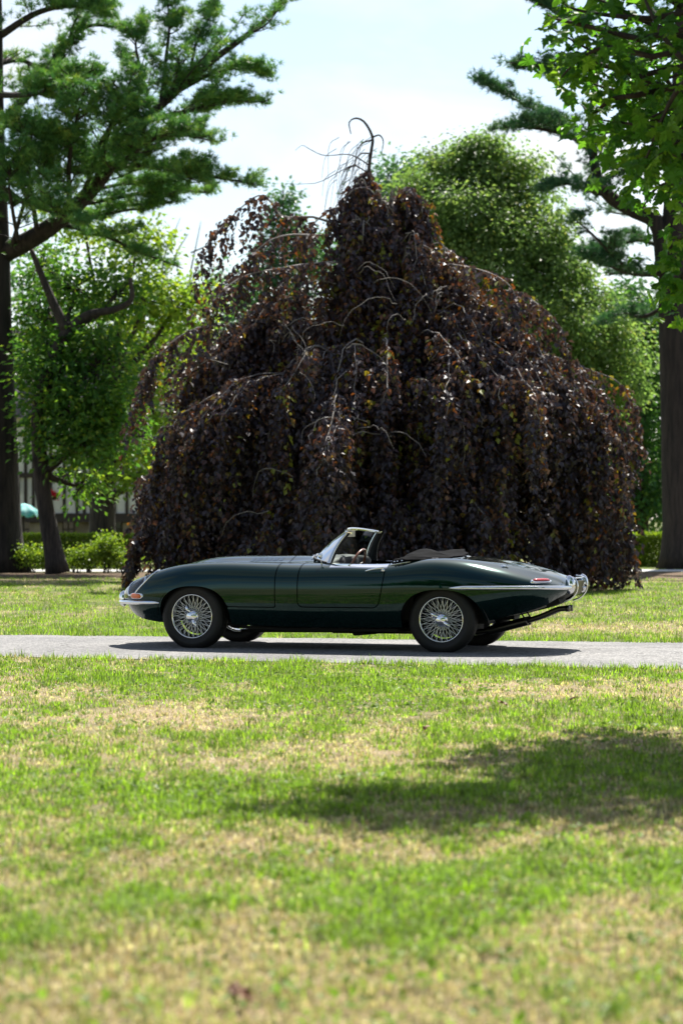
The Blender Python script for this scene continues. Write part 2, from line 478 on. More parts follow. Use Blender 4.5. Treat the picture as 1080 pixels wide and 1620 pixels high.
M_canvas = pmat('black_canvas', (0.004, 0.0044, 0.0055), 0.8, spec=.02, bump=(24, 0.35, 0.012), noise=((0.008, 0.0085, 0.0105), 9))
M_wood = pmat('wood_rim', (0.20, 0.06, 0.02), 0.3, coat=0.6)
M_dark_chrome = pmat('exhaust_steel', (0.10, 0.095, 0.09), 0.35, 1.0)
def glass(name, col, rough=0.0, alpha=0.25):
    m, nt, b = new_mat(name)
    g_ = nt.nodes.new('ShaderNodeBsdfGlossy'); g_.inputs['Roughness'].default_value = rough
    t_ = nt.nodes.new('ShaderNodeBsdfTransparent'); t_.inputs[0].default_value = (*col, 1)
    f_ = nt.nodes.new('ShaderNodeFresnel'); f_.inputs[0].default_value = 1.5
    mx = nt.nodes.new('ShaderNodeMixShader')
    nt.links.new(f_.outputs[0], mx.inputs[0]); nt.links.new(t_.outputs[0], mx.inputs[1]); nt.links.new(g_.outputs[0], mx.inputs[2])
    nt.links.new(mx.outputs[0], nt.nodes['Material Output'].inputs[0])
    return m
M_glass = glass('windscreen_glass', (0.80, 0.90, 0.88))
M_clear = glass('headlight_cover_glass', (0.93, 0.95, 0.95))
M_amber = pmat('amber_lens', (0.75, 0.14, 0.01), 0.12, coat=1.0)
M_red = pmat('red_lens', (0.42, 0.012, 0.02), 0.12, coat=1.0)

TAB = {
 'zc': [(-.875, .545), (-.84, .585), (-.79, .613), (-.72, .645), (-.62, .686), (-.5, .728), (-.35, .777), (-.26, .802), (-.1, .846), (0, .862), (.15, .876), (.3, .881), (.6, .884), (.9, .888), (1.1, .888), (1.3, .875), (1.9, .855), (2.2, .862), (2.45, .882), (2.6, .882), (2.87, .858), (3.04, .829), (3.22, .787), (3.36, .745), (3.45, .705), (3.52, .655), (3.55, .625)],
 'd1': [(-.875, .004), (-.5, .007), (0, .013), (.9, .012), (1.5, .01), (2.5, .012), (3.3, .012), (3.55, .004)],
 'v1': [(-.875, .10), (-.7, .17), (-.3, .20), (0, .215), (1, .225), (3, .22), (3.4, .17), (3.55, .12)],
 'v2': [(-.875, .18), (-.7, .33), (-.4, .385), (0, .395), (1, .41), (2, .43), (2.6, .42), (3.2, .37), (3.4, .30), (3.55, .22)],
 'z2': [(-.875, .528), (-.84, .571), (-.79, .600), (-.7, .634), (-.6, .668), (-.5, .702), (-.35, .748), (-.2, .781), (0, .804), (.3, .818), (.9, .826), (1.1, .836), (1.3, .838), (2, .842), (2.45, .868), (2.6, .868), (2.87, .840), (3.04, .808), (3.22, .763), (3.36, .718), (3.45, .682), (3.55, .615)],
 'v3': [(-.875, .235), (-.84, .33), (-.79, .41), (-.72, .475), (-.62, .535), (-.5, .575), (-.2, .615), (0, .63), (.5, .65), (1, .665), (1.5, .69), (2, .68), (2.4, .64), (2.8, .59), (3.1, .525), (3.3, .445), (3.45, .355), (3.55, .27)],
 'z3': [(-.875, .512), (-.84, .55), (-.79, .578), (-.72, .610), (-.62, .652), (-.5, .705), (-.44, .728), (-.23, .785), (-.05, .810), (.2, .824), (.4, .826), (.83, .813), (1.1, .806), (1.5, .806), (1.85, .803), (2.0, .815), (2.14, .842), (2.31, .864), (2.45, .866), (2.6, .856), (2.8, .823), (3.04, .775), (3.22, .732), (3.36, .694), (3.45, .662), (3.55, .605)],
 'w': [(-.875, .26), (-.855, .34), (-.84, .39), (-.79, .475), (-.72, .565), (-.62, .645), (-.5, .70), (-.35, .745), (-.2, .775), (0, .80), (.5, .822), (1.0, .828), (1.5, .828), (2.0, .824), (2.44, .818), (2.7, .80), (2.9, .77), (3.1, .715), (3.25, .655), (3.36, .59), (3.45, .51), (3.52, .41), (3.55, .32)],
 'zm': [(-.875, .50), (-.6, .50), (0, .53), (1, .545), (2, .565), (2.6, .595), (3.2, .605), (3.55, .595)],
 'zb': [(-.875, .455), (-.84, .405), (-.79, .365), (-.7, .315), (-.6, .275), (-.44, .25), (-.27, .245), (.41, .24), (1.2, .225), (2.0, .235), (2.6, .262), (2.85, .30), (3.01, .343), (3.23, .398), (3.36, .447), (3.45, .51), (3.55, .565)],
 'k6': [(-.875, .93), (-.5, .93), (0, .965), (.4, .973), (2.1, .973), (2.8, .945), (3.2, .92), (3.55, .93)],
 'k7': [(-.875, .75), (-.5, .78), (0, .85), (.4, .875), (2.1, .875), (2.8, .78), (3.2, .68), (3.55, .75)],
}
def tab(k, u):
    a = np.array(TAB[k]); return np.interp(u, a[:, 0], a[:, 1])
ST = np.array([-.878, -.876, -.868, -.85, -.82, -.77, -.70, -.61, -.51, -.40, -.29, -.18, -.06, .06, .18, .32, .46, .6, .75, .9, 1.05, 1.2, 1.35, 1.5, 1.65, 1.8, 1.93, 2.05, 2.17, 2.29, 2.41, 2.53, 2.65, 2.77, 2.89, 3.01, 3.12, 3.22, 3.31, 3.39, 3.45, 3.50, 3.53, 3.545, 3.55])
def section_ctrl(u):
    g = {k: tab(k, u) for k in TAB}
    w, zm, zb = g['w'], g['zm'], g['zb']
    kf = np.interp(u, [-.6, -.2, .3, 2.1, 2.6, 3.2], [.70, .78, .85, .85, .78, .70])
    v4 = g['v3'] + (w - g['v3']) * kf; z4 = zm + (g['z3'] - zm) * .62
    P = [(0 * u, g['zc']), (g['v1'], g['zc'] - g['d1']), (g['v2'], g['z2']), (g['v3'], g['z3']), (v4, z4), (w, zm),
         (w * g['k6'], zm - (zm - zb) * .52), (w * g['k7'], zb)]
    return np.stack([np.stack([u, a, b], -1) for a, b in P], 1)       # (n, 8, 3)
CP = section_ctrl(ST)
def bspline_rows(C, n):
    """uniform clamped cubic B-spline along axis 0"""
    m = len(C); deg = 3
    kn = np.concatenate([np.zeros(deg), np.linspace(0, 1, m - deg + 1), np.ones(deg)])
    t = np.linspace(0, 1, n); t[-1] = 1 - 1e-9
    B = np.array([[1.0 if kn[i] <= x < kn[i + 1] else 0.0 for i in range(len(kn) - 1)] for x in t])
    for d in range(1, deg + 1):
        Bn = np.zeros((n, len(kn) - 1 - d))
        for i in range(len(kn) - 1 - d):
            a = kn[i + d] - kn[i]; b = kn[i + d + 1] - kn[i + 1]
            if a > 0: Bn[:, i] += (t - kn[i]) / a * B[:, i]
            if b > 0: Bn[:, i] += (kn[i + d + 1] - t) / b * B[:, i + 1]
        B = Bn
    return np.tensordot(B, C, axes=(1, 0))
def spline_cols(R, n):
    """interpolating cubic spline along axis 1 (level at the centre line, free at the sill)"""
    k = R.shape[1]
    ch = np.linalg.norm(np.diff(R, axis=1), axis=2).mean(0) ** 0.75
    x = np.concatenate([[0], np.cumsum(ch)]); h = np.diff(x)
    A = np.zeros((k, k)); rhs = np.zeros((k,) + (R.shape[0], 3))
    Y = R.transpose(1, 0, 2)
    A[0, 0] = 2 * h[0]; A[0, 1] = h[0]
    d0 = np.zeros((R.shape[0], 3)); d0[:, 1] = (Y[1, :, 1] - Y[0, :, 1]) / h[0]
    rhs[0] = 6 * ((Y[1] - Y[0]) / h[0] - d0)
    for i in range(1, k - 1):
        A[i, i - 1] = h[i - 1]; A[i, i] = 2 * (h[i - 1] + h[i]); A[i, i + 1] = h[i]
        rhs[i] = 6 * ((Y[i + 1] - Y[i]) / h[i] - (Y[i] - Y[i - 1]) / h[i - 1])
    A[-1, -1] = 1
    Mm = np.tensordot(np.linalg.inv(A), rhs, axes=(1, 0))
    t = np.linspace(0, x[-1], n); i = np.clip(np.searchsorted(x, t, side='right') - 1, 0, k - 2)
    a = ((x[i + 1] - t) / h[i])[:, None, None]; b = ((t - x[i]) / h[i])[:, None, None]; hh = h[i][:, None, None]
    S = a * Y[i] + b * Y[i + 1] + ((a ** 3 - a) * Mm[i] + (b ** 3 - b) * Mm[i + 1]) * hh ** 2 / 6
    return S.transpose(1, 0, 2)
NS, NT = 360, 120
SURF = spline_cols(bspline_rows(CP, NS), NT)          # (NS, NT, 3), v >= 0 half
def surf_normals(S):
    du = np.gradient(S, axis=0); dt = np.gradient(S, axis=1)
    N = np.cross(dt, du)
    N /= np.linalg.norm(N, axis=2)[..., None] + 1e-12
    s = np.sign((N[..., 1] * 1.0 + N[..., 2] * .3).mean()); 
    return N * s
SN = surf_normals(SURF)
SN[:, 0, 1] = 0; SN[:, 0] /= np.linalg.norm(SN[:, 0], axis=1)[:, None]

def side_pt(u, z):
    """point and normal on the flank (v > 0) at given u and z"""
    i = np.argmin(np.abs(SURF[:, NT // 2, 0] - u)); row = SURF[i]
    j0 = int(NT * .3); j = j0 + np.argmin(np.abs(row[j0:, 2] - z))
    return np.array([u, row[j, 1], z]), SN[i, j]
def top_pt(u, v):
    i = np.argmin(np.abs(SURF[:, NT // 2, 0] - u)); row = SURF[i]
    jm = np.argmax(row[:, 1]); j = np.argmin(np.abs(row[:jm + 1, 1] - abs(v)))
    p = row[j].copy(); nn = SN[i, j].copy()
    if v < 0: p[1] *= -1; nn[1] *= -1
    return p, nn

def top_pt_smooth(u, v):
    i = int(np.clip(np.searchsorted(SURF[:, NT // 2, 0], u), 1, NS - 1))
    f = (u - SURF[i - 1, NT // 2, 0]) / (SURF[i, NT // 2, 0] - SURF[i - 1, NT // 2, 0])
    row = SURF[i - 1] * (1 - f) + SURF[i] * f; nr = SN[i - 1] * (1 - f) + SN[i] * f
    jm = np.argmax(row[:, 1]); t = np.interp(v, row[:jm + 1, 1], np.arange(jm + 1))
    j = int(min(t, jm - 1)); f = t - j
    n_ = nr[j] * (1 - f) + nr[j + 1] * f
    return row[j] * (1 - f) + row[j + 1] * f, n_ / np.linalg.norm(n_)

# trimming regions (signed, positive inside)
def g_arch(u, v, z):
    f = 1 - (np.abs((u - .030) / .366) ** 2.4 + np.maximum((z - .30) / .302, 0) ** 2.4) ** (1 / 2.4)
    r = 1 - (np.abs((u - 2.452) / .380) ** 2.3 + np.maximum((z - .30) / .292, 0) ** 2.3) ** (1 / 2.3)
    return np.maximum(f, r) * .34
def g_cockpit(u, v, z):
    a = 1 - (np.abs((u - 1.735) / .43) ** 3.5 + np.abs(v / .615) ** 4) ** .25
    return np.minimum(a * .45, z - .55)
def g_bonnet(u, v, z):
    return np.minimum(.862 - u + .0 * z, np.maximum(z - .412, .12 - u))
def g_door(u, v, z):
    uf = 1.085 + .0 * z
    ur = np.interp(z, [.41, .428, .56, .70, .80, .9], [1.855, 1.862, 1.895, 1.917, 1.915, 1.91])
    rc = .05                                                  # rounded lower corners
    lo = z - .418
    a = np.minimum(u - uf, ur - u)
    cut = np.where((a < rc) & (lo < rc), rc - np.hypot(np.maximum(rc - a, 0), np.maximum(rc - lo, 0)), np.minimum(a, lo))
    return np.minimum(cut, np.abs(v) - .40)
HL_C = (-.560, .548)
def g_lamp(u, v, z):
    av = np.abs(v); cu, cv = HL_C
    ca, sa = math.cos(.20), math.sin(.20)
    x = (u - cu) * ca + (av - cv) * sa; y = -(u - cu) * sa + (av - cv) * ca
    return np.where(z > .47, (1 - np.sqrt((x / .165) ** 2 + (y / .105) ** 2)) * .12, -1.0)

def trimmed(name, keep, mat, parent, offset=0.0, step=1, flange=0.016):
    """the part of the body surface (both halves) where keep(u, v, z) > 0, with turned-in edges"""
    allV, allN, polys = [], [], []
    FV, FF, FN = [], [], []
    base = 0
    for sgn in (1, -1):
        S = SURF[::step, ::step].copy(); N = SN[::step, ::step].copy()
        if offset: S = S - N * offset
        S[..., 1] *= sgn; N[..., 1] *= sgn
        a, b = S.shape[:2]
        P = S.reshape(-1, 3); Nn = N.reshape(-1, 3)
        gval = keep(P[:, 0], P[:, 1], P[:, 2])
        I = np.arange(a * b).reshape(a, b)
        q = np.stack([I[:-1, :-1], I[1:, :-1], I[1:, 1:], I[:-1, 1:]], -1).reshape(-1, 4)
        if sgn > 0: q = q[:, ::-1]
        ins = gval[q] > 0
        full = q[ins.all(1)]; part = q[ins.any(1) & ~ins.all(1)]
        V = list(P); NL = list(Nn); cache = {}
        newp = []
        def cutpt(i, j):
            k = (min(i, j), max(i, j))
            if k not in cache:
                t = gval[k[0]] / (gval[k[0]] - gval[k[1]])
                V.append(P[k[0]] + t * (P[k[1]] - P[k[0]]))
                nn = Nn[k[0]] + t * (Nn[k[1]] - Nn[k[0]]); NL.append(nn / np.linalg.norm(nn))
                cache[k] = len(V) - 1
            return cache[k]
        bnd = []
        for c in part:
            poly = []
            marks = []
            for m in range(4):
                i, j = c[m], c[(m + 1) % 4]
                if gval[i] > 0: poly.append(i)
                if (gval[i] > 0) != (gval[j] > 0):
                    k = cutpt(i, j); poly.append(k); marks.append(k)
            if len(poly) >= 3: newp.append(poly)
            if len(marks) == 2: bnd.append(marks)
        V = np.array(V); NL = np.array(NL)
        polys += [list(p + base) for p in full] + [[x + base for x in p] for p in newp]
        allV.append(V); allN.append(NL); base += len(V)
        if flange:
            for i, j in bnd:
                p, r = V[i], V[j]; ni, nj = NL[i], NL[j]
                FV += [p, r, r - nj * flange, p - ni * flange]
    V = np.concatenate(allV); N = np.concatenate(allN)
    used = np.zeros(len(V), bool)
    for p in polys: used[p] = True
    remap = np.cumsum(used) - 1
    V, N = V[used], N[used]
    polys = [[int(remap[x]) for x in p] for p in polys]
    nb = len(V)
    if FV:
        V = np.concatenate([V, np.array(FV)])
        for k in range(0, len(FV), 4): polys.append([nb + k, nb + k + 1, nb + k + 2, nb + k + 3])
    p0 = polys[0]
    if np.dot(np.cross(V[p0[1]] - V[p0[0]], V[p0[2]] - V[p0[0]]), N[p0[0]]) < 0:
        polys = [p[::-1] for p in polys]
    me = bpy.data.meshes.new(name)
    me.from_pydata([tuple(x) for x in V], [], polys)
    me.polygons.foreach_set('use_smooth', np.ones(len(polys), bool))
    nl = np.zeros((len(V), 3), np.float32); nl[:nb] = N
    if FV:
        F4 = np.array(FV).reshape(-1, 4, 3); fn = np.cross(F4[:, 1] - F4[:, 0], F4[:, 3] - F4[:, 0]); fn /= np.linalg.norm(fn, axis=1)[:, None] + 1e-9
        nl[nb:] = np.repeat(fn, 4, 0)
    me.normals_split_custom_set_from_vertices([tuple(x) for x in nl])
    me.materials.append(mat)
    return link(name, me, parent)

GAP = .0045
bonnet = trimmed('bonnet', lambda u, v, z: np.minimum(np.minimum(g_bonnet(u, v, z) - GAP, -g_arch(u, v, z)), -g_lamp(u, v, z)), M_paint, car)
door_near = trimmed('door', lambda u, v, z: np.minimum(np.minimum(g_door(u, v, z) - GAP, -g_cockpit(u, v, z)), -v), M_paint, car)
door_far = trimmed('door', lambda u, v, z: np.minimum(np.minimum(g_door(u, v, z) - GAP, -g_cockpit(u, v, z)), v), M_paint, car)
body = trimmed('body', lambda u, v, z: np.minimum.reduce([-g_bonnet(u, v, z) - GAP, -g_door(u, v, z) - GAP, -g_arch(u, v, z), -g_cockpit(u, v, z)]), M_paint, car)
liner = trimmed('inner_shell', lambda u, v, z: np.minimum.reduce([-g_arch(u, v, z), -g_cockpit(u, v, z), -g_lamp(u, v, z) - .0, u + .86]), M_black, car, offset=.017, step=2, flange=0)

# nose and tail closed, floor, wheel wells
mb = MB()
mouth = np.vstack([SURF[2], SURF[2][::-1] * [1, -1, 1]])
cen = mouth.mean(0) + [.10, 0, 0]
mb.add(np.vstack([mouth + [.006, 0, 0], cen]), None, [[i, (i + 1) % len(mouth), len(mouth)] for i in range(len(mouth))])
tail = np.vstack([SURF[-1], SURF[-1][::-1] * [1, -1, 1]])
mb.add(np.vstack([tail, tail.mean(0)]), None, [[i, (i + 1) % len(tail), len(tail)] for i in range(len(tail))])
fl = [(-.84, .30, .42), (-.6, .48, .285), (-.34, .56, .262), (-.33, .42, .262), (.42, .42, .25), (.43, .69, .25), (1.2, .70, .235), (2.05, .70, .245), (2.07, .42, .25), (2.83, .42, .31), (2.86, .6, .315), (3.05, .5, .36), (3.3, .38, .44), (3.5, .25, .55)]
mb.grid(np.array([[(u, s * w, z) for s in np.linspace(-1, 1, 5)] for u, w, z in fl]))
for uc, a in ((.03, .40), (2.452, .41)):
    for s in (-1, 1):
        an = np.linspace(-.08, math.pi + .08, 26)
        prof = np.stack([uc + a * np.cos(an), .30 + .335 * np.sin(an)], -1)
        mb.grid(np.array([[(p[0], s * (.40 + (np.interp(p[1], [.27, .36, .5], [.60, .70, .765]) - .40) * kk), p[1]) for p in prof] for kk in (0, .5, 1)]))
        mb.add([(uc + a * np.cos(t), s * .40, .30 + .335 * np.sin(t)) for t in an] + [(uc, s * .40, .25)], None, [[i, i + 1, len(an)] for i in range(len(an) - 1)])
mb.build('underbody', M_black, car, smooth=False)

# chrome bar in the mouth with a round badge carrier
mb = MB().tube(bez([(-.872, -.24, .502), (-.885, -.12, .502), (-.89, 0, .502), (-.885, .12, .502), (-.872, .24, .502)], 20), .011, 8)
mb.lathe([(-.905, .001), (-.905, .03), (-.895, .036), (-.875, .036)], 20, 'x', (0, 0, .502))
mb.build('mouth_bar', M_chrome, car)

# headlights under their glass fairings
def ellipse_on_body(n=48, grow=1.0):
    cu, cv = HL_C; ca, sa = math.cos(.20), math.sin(.20); out = []; nr = []
    for t in np.linspace(0, 2 * math.pi, n, endpoint=False):
        x, y = .165 * grow * math.cos(t), .105 * grow * math.sin(t)
        u = cu + x * ca - y * sa; v = cv + x * sa + y * ca
        i = np.searchsorted(SURF[:, NT // 2, 0], u); i = np.clip(i, 1, NS - 1)
        f = (u - SURF[i - 1, NT // 2, 0]) / (SURF[i, NT // 2, 0] - SURF[i - 1, NT // 2, 0])
        row = SURF[i - 1] * (1 - f) + SURF[i] * f; nrow = SN[i]
        jm = np.argmax(row[:, 1]); vv = min(v, row[jm, 1])
        j = min(max(np.searchsorted(row[:jm + 1, 1], vv), 1), jm)
        f2 = (vv - row[j - 1, 1]) / (row[j, 1] - row[j - 1, 1] + 1e-9)
        out.append(row[j - 1] * (1 - f2) + row[j] * f2); nr.append(nrow[j])
    return np.array(out), np.array(nr)
EL, ELN = ellipse_on_body()
for s in (-1, 1):
    sg = np.array([1, s, 1])
    gl = trimmed('headlight', lambda u, v, z: np.minimum(g_lamp(u, v, z), v * s), M_clear, car, flange=0)
    ring = (EL + ELN * .003) * sg
    mb = MB().tube(np.vstack([ring, ring[:2]]), .0085, 8, cap=False)
    mb.build('chrome_surround', M_chrome, gl)
    # painted scoop and the round lamp with its reflector
    c0 = EL.mean(0) * sg
    mb = MB()
    rings = []
    for k, (sc, dp) in enumerate(((1.0, .002), (.93, .05), (.78, .095), (.45, .115), (.02, .12))):
        rings.append((EL.mean(0) + (EL - EL.mean(0)) * sc + np.array([.55, 0, -.8]) * dp) * sg)
    mb.grid(np.array(rings), close_v=True)
    mb.build('lamp_scoop', M_paint, gl)
    mb = MB()
    mb.lathe([(.05, .015), (.045, .05), (.02, .075), (0, .083), (-.012, .083), (-.014, .076)], 24, 'x', (0, 0, 0))
    lamp = mb.build('reflector', M_chrome, gl); lamp.location = c0 + np.array([.035, 0, -.03])
    mb = MB().lathe([(-.012, .078), (-.024, .055), (-.03, .025), (-.031, .001)], 24, 'x', (0, 0, 0))
    ln = mb.build('lens', M_clear, gl); ln.location = lamp.location

# bumpers
def blade(path, h, t, prof_n=10, taper=None):
    """bumper blade swept along a plan path; section is a flattened D standing upright"""
    P = np.asarray(path, float); m = len(P)
    T = np.gradient(P, axis=0); T[:, 2] = 0; T /= np.linalg.norm(T, axis=1)[:, None]
    Nn = np.stack([T[:, 1], -T[:, 0], 0 * T[:, 0]], -1)
    an = np.linspace(0, 2 * math.pi, prof_n, endpoint=False)
    tp = np.ones(m) if taper is None else taper
    rings = P[:, None] + (np.cos(an)[None, :, None] * Nn[:, None] * t + np.sin(an)[None, :, None] * np.array([0, 0, 1.0]) * h) * tp[:, None, None]
    mb = MB().grid(rings, close_v=True)
    mb.add([P[0], P[-1]])
    k = mb.n - 2
    mb.T.append(np.array([[k, (j + 1) % prof_n, j] for j in range(prof_n)]))
    e = (m - 1) * prof_n
    mb.T.append(np.array([[k + 1, e + j, e + (j + 1) % prof_n] for j in range(prof_n)]))
    return mb
fb_pts = []
for u, z, off in ((-.33, .437, .004), (-.42, .437, .014), (-.52, .436, .022), (-.62, .435, .03), (-.70, .434, .035), (-.77, .432, .042), (-.82, .431, .05)):
    p, nn = side_pt(u, z); nn = nn * [1, 1, 0]; nn /= np.linalg.norm(nn)
    fb_pts.append(p + nn * off)
fb_pts += [np.array([-.905, .24, .43]), np.array([-.925, .16, .43])]
def over_rider(c, h, w, d, fwd):
    """upright shield-shaped guard, bulging along fwd (+1 rearwards, -1 forwards)"""
    mb = MB(); rows = []
    for t in np.linspace(0, 1, 13):
        zz = -h + 2 * h * t
        k = math.sqrt(max(1 - abs(2 * t - 1) ** 3.2, 0.004))
        k *= 1.0 - .18 * t
        an = np.linspace(-math.pi / 2, math.pi / 2, 9)
        rows.append([(c[0] + fwd * (d * k * math.cos(a) + .012 * math.sin(3 * t)), c[1] + w * k * math.sin(a), c[2] + zz) for a in an] +
                    [(c[0] - fwd * .035 * k, c[1] + w * k * .7, c[2] + zz), (c[0] - fwd * .035 * k, c[1] - w * k * .7, c[2] + zz)])
    mb.grid(np.array(rows), close_v=True)
    return mb
for s in (-1, 1):
    path = bez(np.array(fb_pts) * [1, s, 1], 40)
    tp = np.ones(40); tp[:5] = [.25, .6, .8, .92, .98]
    b_ = blade(path, .019, .020, 12, tp).build('front_bumper', M_chrome, car)
    over_rider((-.915, s * .205, .455), .078, .032, .042, -1).build('overrider', M_chrome, b_)
rb_pts = []
for u, z, off in ((2.54, .607, .002), (2.66, .610, .010), (2.80, .611, .014), (2.95, .612, .017), (3.1, .612, .02), (3.22, .612, .024), (3.33, .612, .03), (3.42, .611, .034), (3.48, .61, .038)):
    p, nn = side_pt(u, z); nn = nn * [1, 1, 0]; nn /= np.linalg.norm(nn)
    rb_pts.append(p + nn * off)
rb_pts += [np.array([3.565, .30, .608]), np.array([3.575, .24, .608])]
for s in (-1, 1):
    path = bez(np.array(rb_pts) * [1, s, 1], 50)
    tp = np.ones(50); tp[:6] = [.15, .45, .65, .8, .9, .97]
    b_ = blade(path, .0195, .019, 12, tp).build('rear_bumper', M_chrome, car)
    over_rider((3.545, s * .29, .632), .088, .036, .048, 1).build('overrider', M_chrome, b_)
# tail panel details: number plate with bright hoop between the overriders
mb = MB().box((3.568, 0, .60), (.012, .34, .13), [[.97, 0, .24], [0, 1, 0], [-.24, 0, .97]])
plate = mb.build('number_plate', pmat('plate_black', (.015, .015, .016), .35), car, smooth=False)
hoop = bez([(3.50, -.215, .705), (3.575, -.215, .69), (3.605, -.215, .635), (3.60, -.215, .57), (3.55, -.215, .505), (3.47, -.215, .47)], 24)
mb = MB().tube(hoop, .008, 8).tube(hoop * [1, -1, 1], .008, 8)
mb.tube([(3.575, -.215, .69), (3.575, .215, .69)], .007, 8)
mb.build('plate_hoop', M_chrome, plate)

# lamps on the flanks
def capsule_lens(p, nn, lu, hz, t, s, name, mat, rimname):
    tu = np.cross([0, 0, 1.0], nn); tu /= np.linalg.norm(tu); tz = np.cross(nn, tu)
    def shape(k, lift, a=1.0):
        an = np.linspace(0, 2 * math.pi, 28, endpoint=False)
        ex = np.sign(np.cos(an)) * np.abs(np.cos(an)) ** .55 * lu * k; ez = np.sign(np.sin(an)) * np.abs(np.sin(an)) ** .8 * hz * k
        return np.array([p + tu * x + tz * y + nn * lift for x, y in zip(ex, ez)]) * [1, s, 1]
    mb = MB().grid(np.array([shape(1, -.01), shape(1, t * .55), shape(.86, t * .9), shape(.5, t), shape(.02, t * 1.04)]), close_v=True)
    o = mb.build(name, mat, car)
    mb = MB().grid(np.array([shape(1.22, -.012), shape(1.2, .008), shape(1.06, .014), shape(1.02, .004)]), close_v=True)
    mb.build(rimname, M_chrome, o)
    return o
for s in (-1, 1):
    p, nn = side_pt(-.595, .498)
    o = capsule_lens(p, nn, .075, .024, .028, s, 'indicator_lamp', M_amber, 'chrome_rim')
    o['label'] = 'amber side lamp above the front bumper'
    p, nn = side_pt(3.335, .668)
    o = capsule_lens(p, nn, .095, .021, .026, s, 'tail_lamp', M_red, 'chrome_rim')
    o['label'] = 'red lens of the slim tail lamp above the rear bumper'

# door furniture
for s, dr in ((-1, door_near), (1, door_far)):
    p0, n0 = side_pt(1.735, .748); p1, n1 = side_pt(1.918, .765)
    P = np.array([p0 + n0 * .012, p0 * .6 + p1 * .4 + n0 * .030, p0 * .3 + p1 * .7 + n0 * .033, p1 + n1 * .032]) * [1, s, 1]
    mb = MB().tube(bez(P, 16), np.interp(np.linspace(0, 1, 16), [0, .15, .8, 1], [.005, .009, .012, .012]), 8)
    e = p1 * [1, s, 1]
    mb.tube([e + np.array([-.012, 0, 0]), e + np.array([-.012, s * .034, 0])], .015, 12)
    h_ = mb.build('handle', M_chrome, dr)
    # bright capping along the top of the door
    cap = []
    for u in np.linspace(1.37, 1.93, 24):
        row = []
        for vv, lift in ((.618, -.004), (.628, .004), (.66, .004), (.69, .004), (.715, .004), (.735, .004), (.742, -.003)):
            p, nn = top_pt_smooth(u, vv); row.append((p + nn * lift) * [1, s, 1])
        cap.append(row)
    MB().grid(np.array(cap)).build('door_capping', M_chrome, dr)

# louvres on the bonnet (two banks) 
mb = MB()
for s in (-1, 1):
    for k in range(14):
        u = .45 + k * .024
        p, nn = top_pt(u, .345); q, n2 = top_pt(u, .255)
        p = p * [1, s, 1]; q = q * [1, s, 1]
        mb.add([p + [-.009, 0, .001], q + [-.009, 0, .001], q + [.007, 0, .0030], p + [.007, 0, .0030], q + [.0075, 0, .0], p + [.0075, 0, .0]], [[0, 1, 2, 3], [3, 2, 4, 5]])
lv = mb.build('bonnet_louvres', M_paint, bonnet, smooth=False); lv['kind'] = 'stuff'

# windscreen
def ws_pt(a, t):
    b = np.array([1.035 + .285 * abs(a) ** 2.3, .62 * a, .876 - .052 * a * a])
    e = np.array([1.352 + .112 * abs(a) ** 2.2, .505 * a, 1.140 - .034 * a * a])
    p = b + (e - b) * t
    p[0] -= .018 * math.sin(math.pi * t); p[2] += .006 * math.sin(math.pi * t)
    return p
AA = np.linspace(-1, 1, 41); TT = np.linspace(0, 1, 13)
ws = MB().grid(np.array([[ws_pt(a, t) for t in TT] for a in AA])).build('windscreen', M_glass, car)
def pillar(a, s):
    rows = []
    for t in TT:
        p = ws_pt(a, t); wd = .020 - .006 * t
        rows.append([p + np.array([du, s * dv, 0]) for du, dv in ((-.016, -.004), (-.008, .012), (wd, .010), (wd + .006, -.004), (wd, -.014), (-.006, -.012))])
    return MB().grid(np.array(rows), close_v=True)
for s in (-1, 1):
    pl = pillar(s * 1.0, s).build('screen_pillar', M_chrome, ws)
    rows = []
    for t in TT:
        p = ws_pt(s * 1.0, t); wd = (.046 + .035 * (1 - t) ** 2) if s > 0 else .012  # far strip widened in black for the shaded inner face of the pillar
        rows.append([p + np.array([du, s * dv, 0]) for du, dv in ((.020, -.016), (.022, .004), (.026 + wd, .002), (.026 + wd, -.018))])
    MB().grid(np.array(rows), close_v=True).build('pillar_seal_and_shade', M_black, ws)
hd = np.array([ws_pt(a, 1.0) + [.004, 0, .005] for a in AA])
MB().tube(hd, .0125, 8, flat=1.0).build('screen_header', M_chrome, ws)
bs = np.array([ws_pt(a, 0) + [-.006, 0, .0] for a in AA])
MB().tube(bs, .012, 8).build('screen_seal', M_black, ws)
# clips on the header
for a in (-.96, 0, .96):
    p = ws_pt(a, 1.0)
    MB().box(p + [.03, 0, -.004], (.05, .035, .018)).build('hood_clip', M_chrome, ws, smooth=False)
# mirror on its rod in the middle of the screen
mb = MB().tube([ws_pt(0, .02) + [.03, 0, 0], ws_pt(0, .98) + [.03, 0, -.005]], .004, 6)
mr = mb.build('mirror_rod', M_chrome, ws)
MB().box(ws_pt(0, .82) + [.055, 0, .0], (.02, .20, .062), [[.97, .12, 0], [-.12, .97, 0], [0, 0, 1]]).build('interior_mirror', M_dull, ws, smooth=False)
# door mirror bullet
p, nn = top_pt(1.27, -.66)
mb = MB().tube(bez([p - nn * .003, p + [-.002, -.012, .03], p + [-.004, -.02, .06]], 8), [.010, .006, .005, .005, .005, .005, .006, .006], 8)
mm_ = mb.build('wing_mirror', M_chrome, car)
hd_ = MB().lathe([(-.024, .001), (-.022, .012), (-.015, .022), (0, .029), (.008, .030), (.010, .026), (.008, .001)], 20, 'x', p + np.array([-.004, -.02, .082]))
hd_.build('mirror_head', M_chrome, mm_)
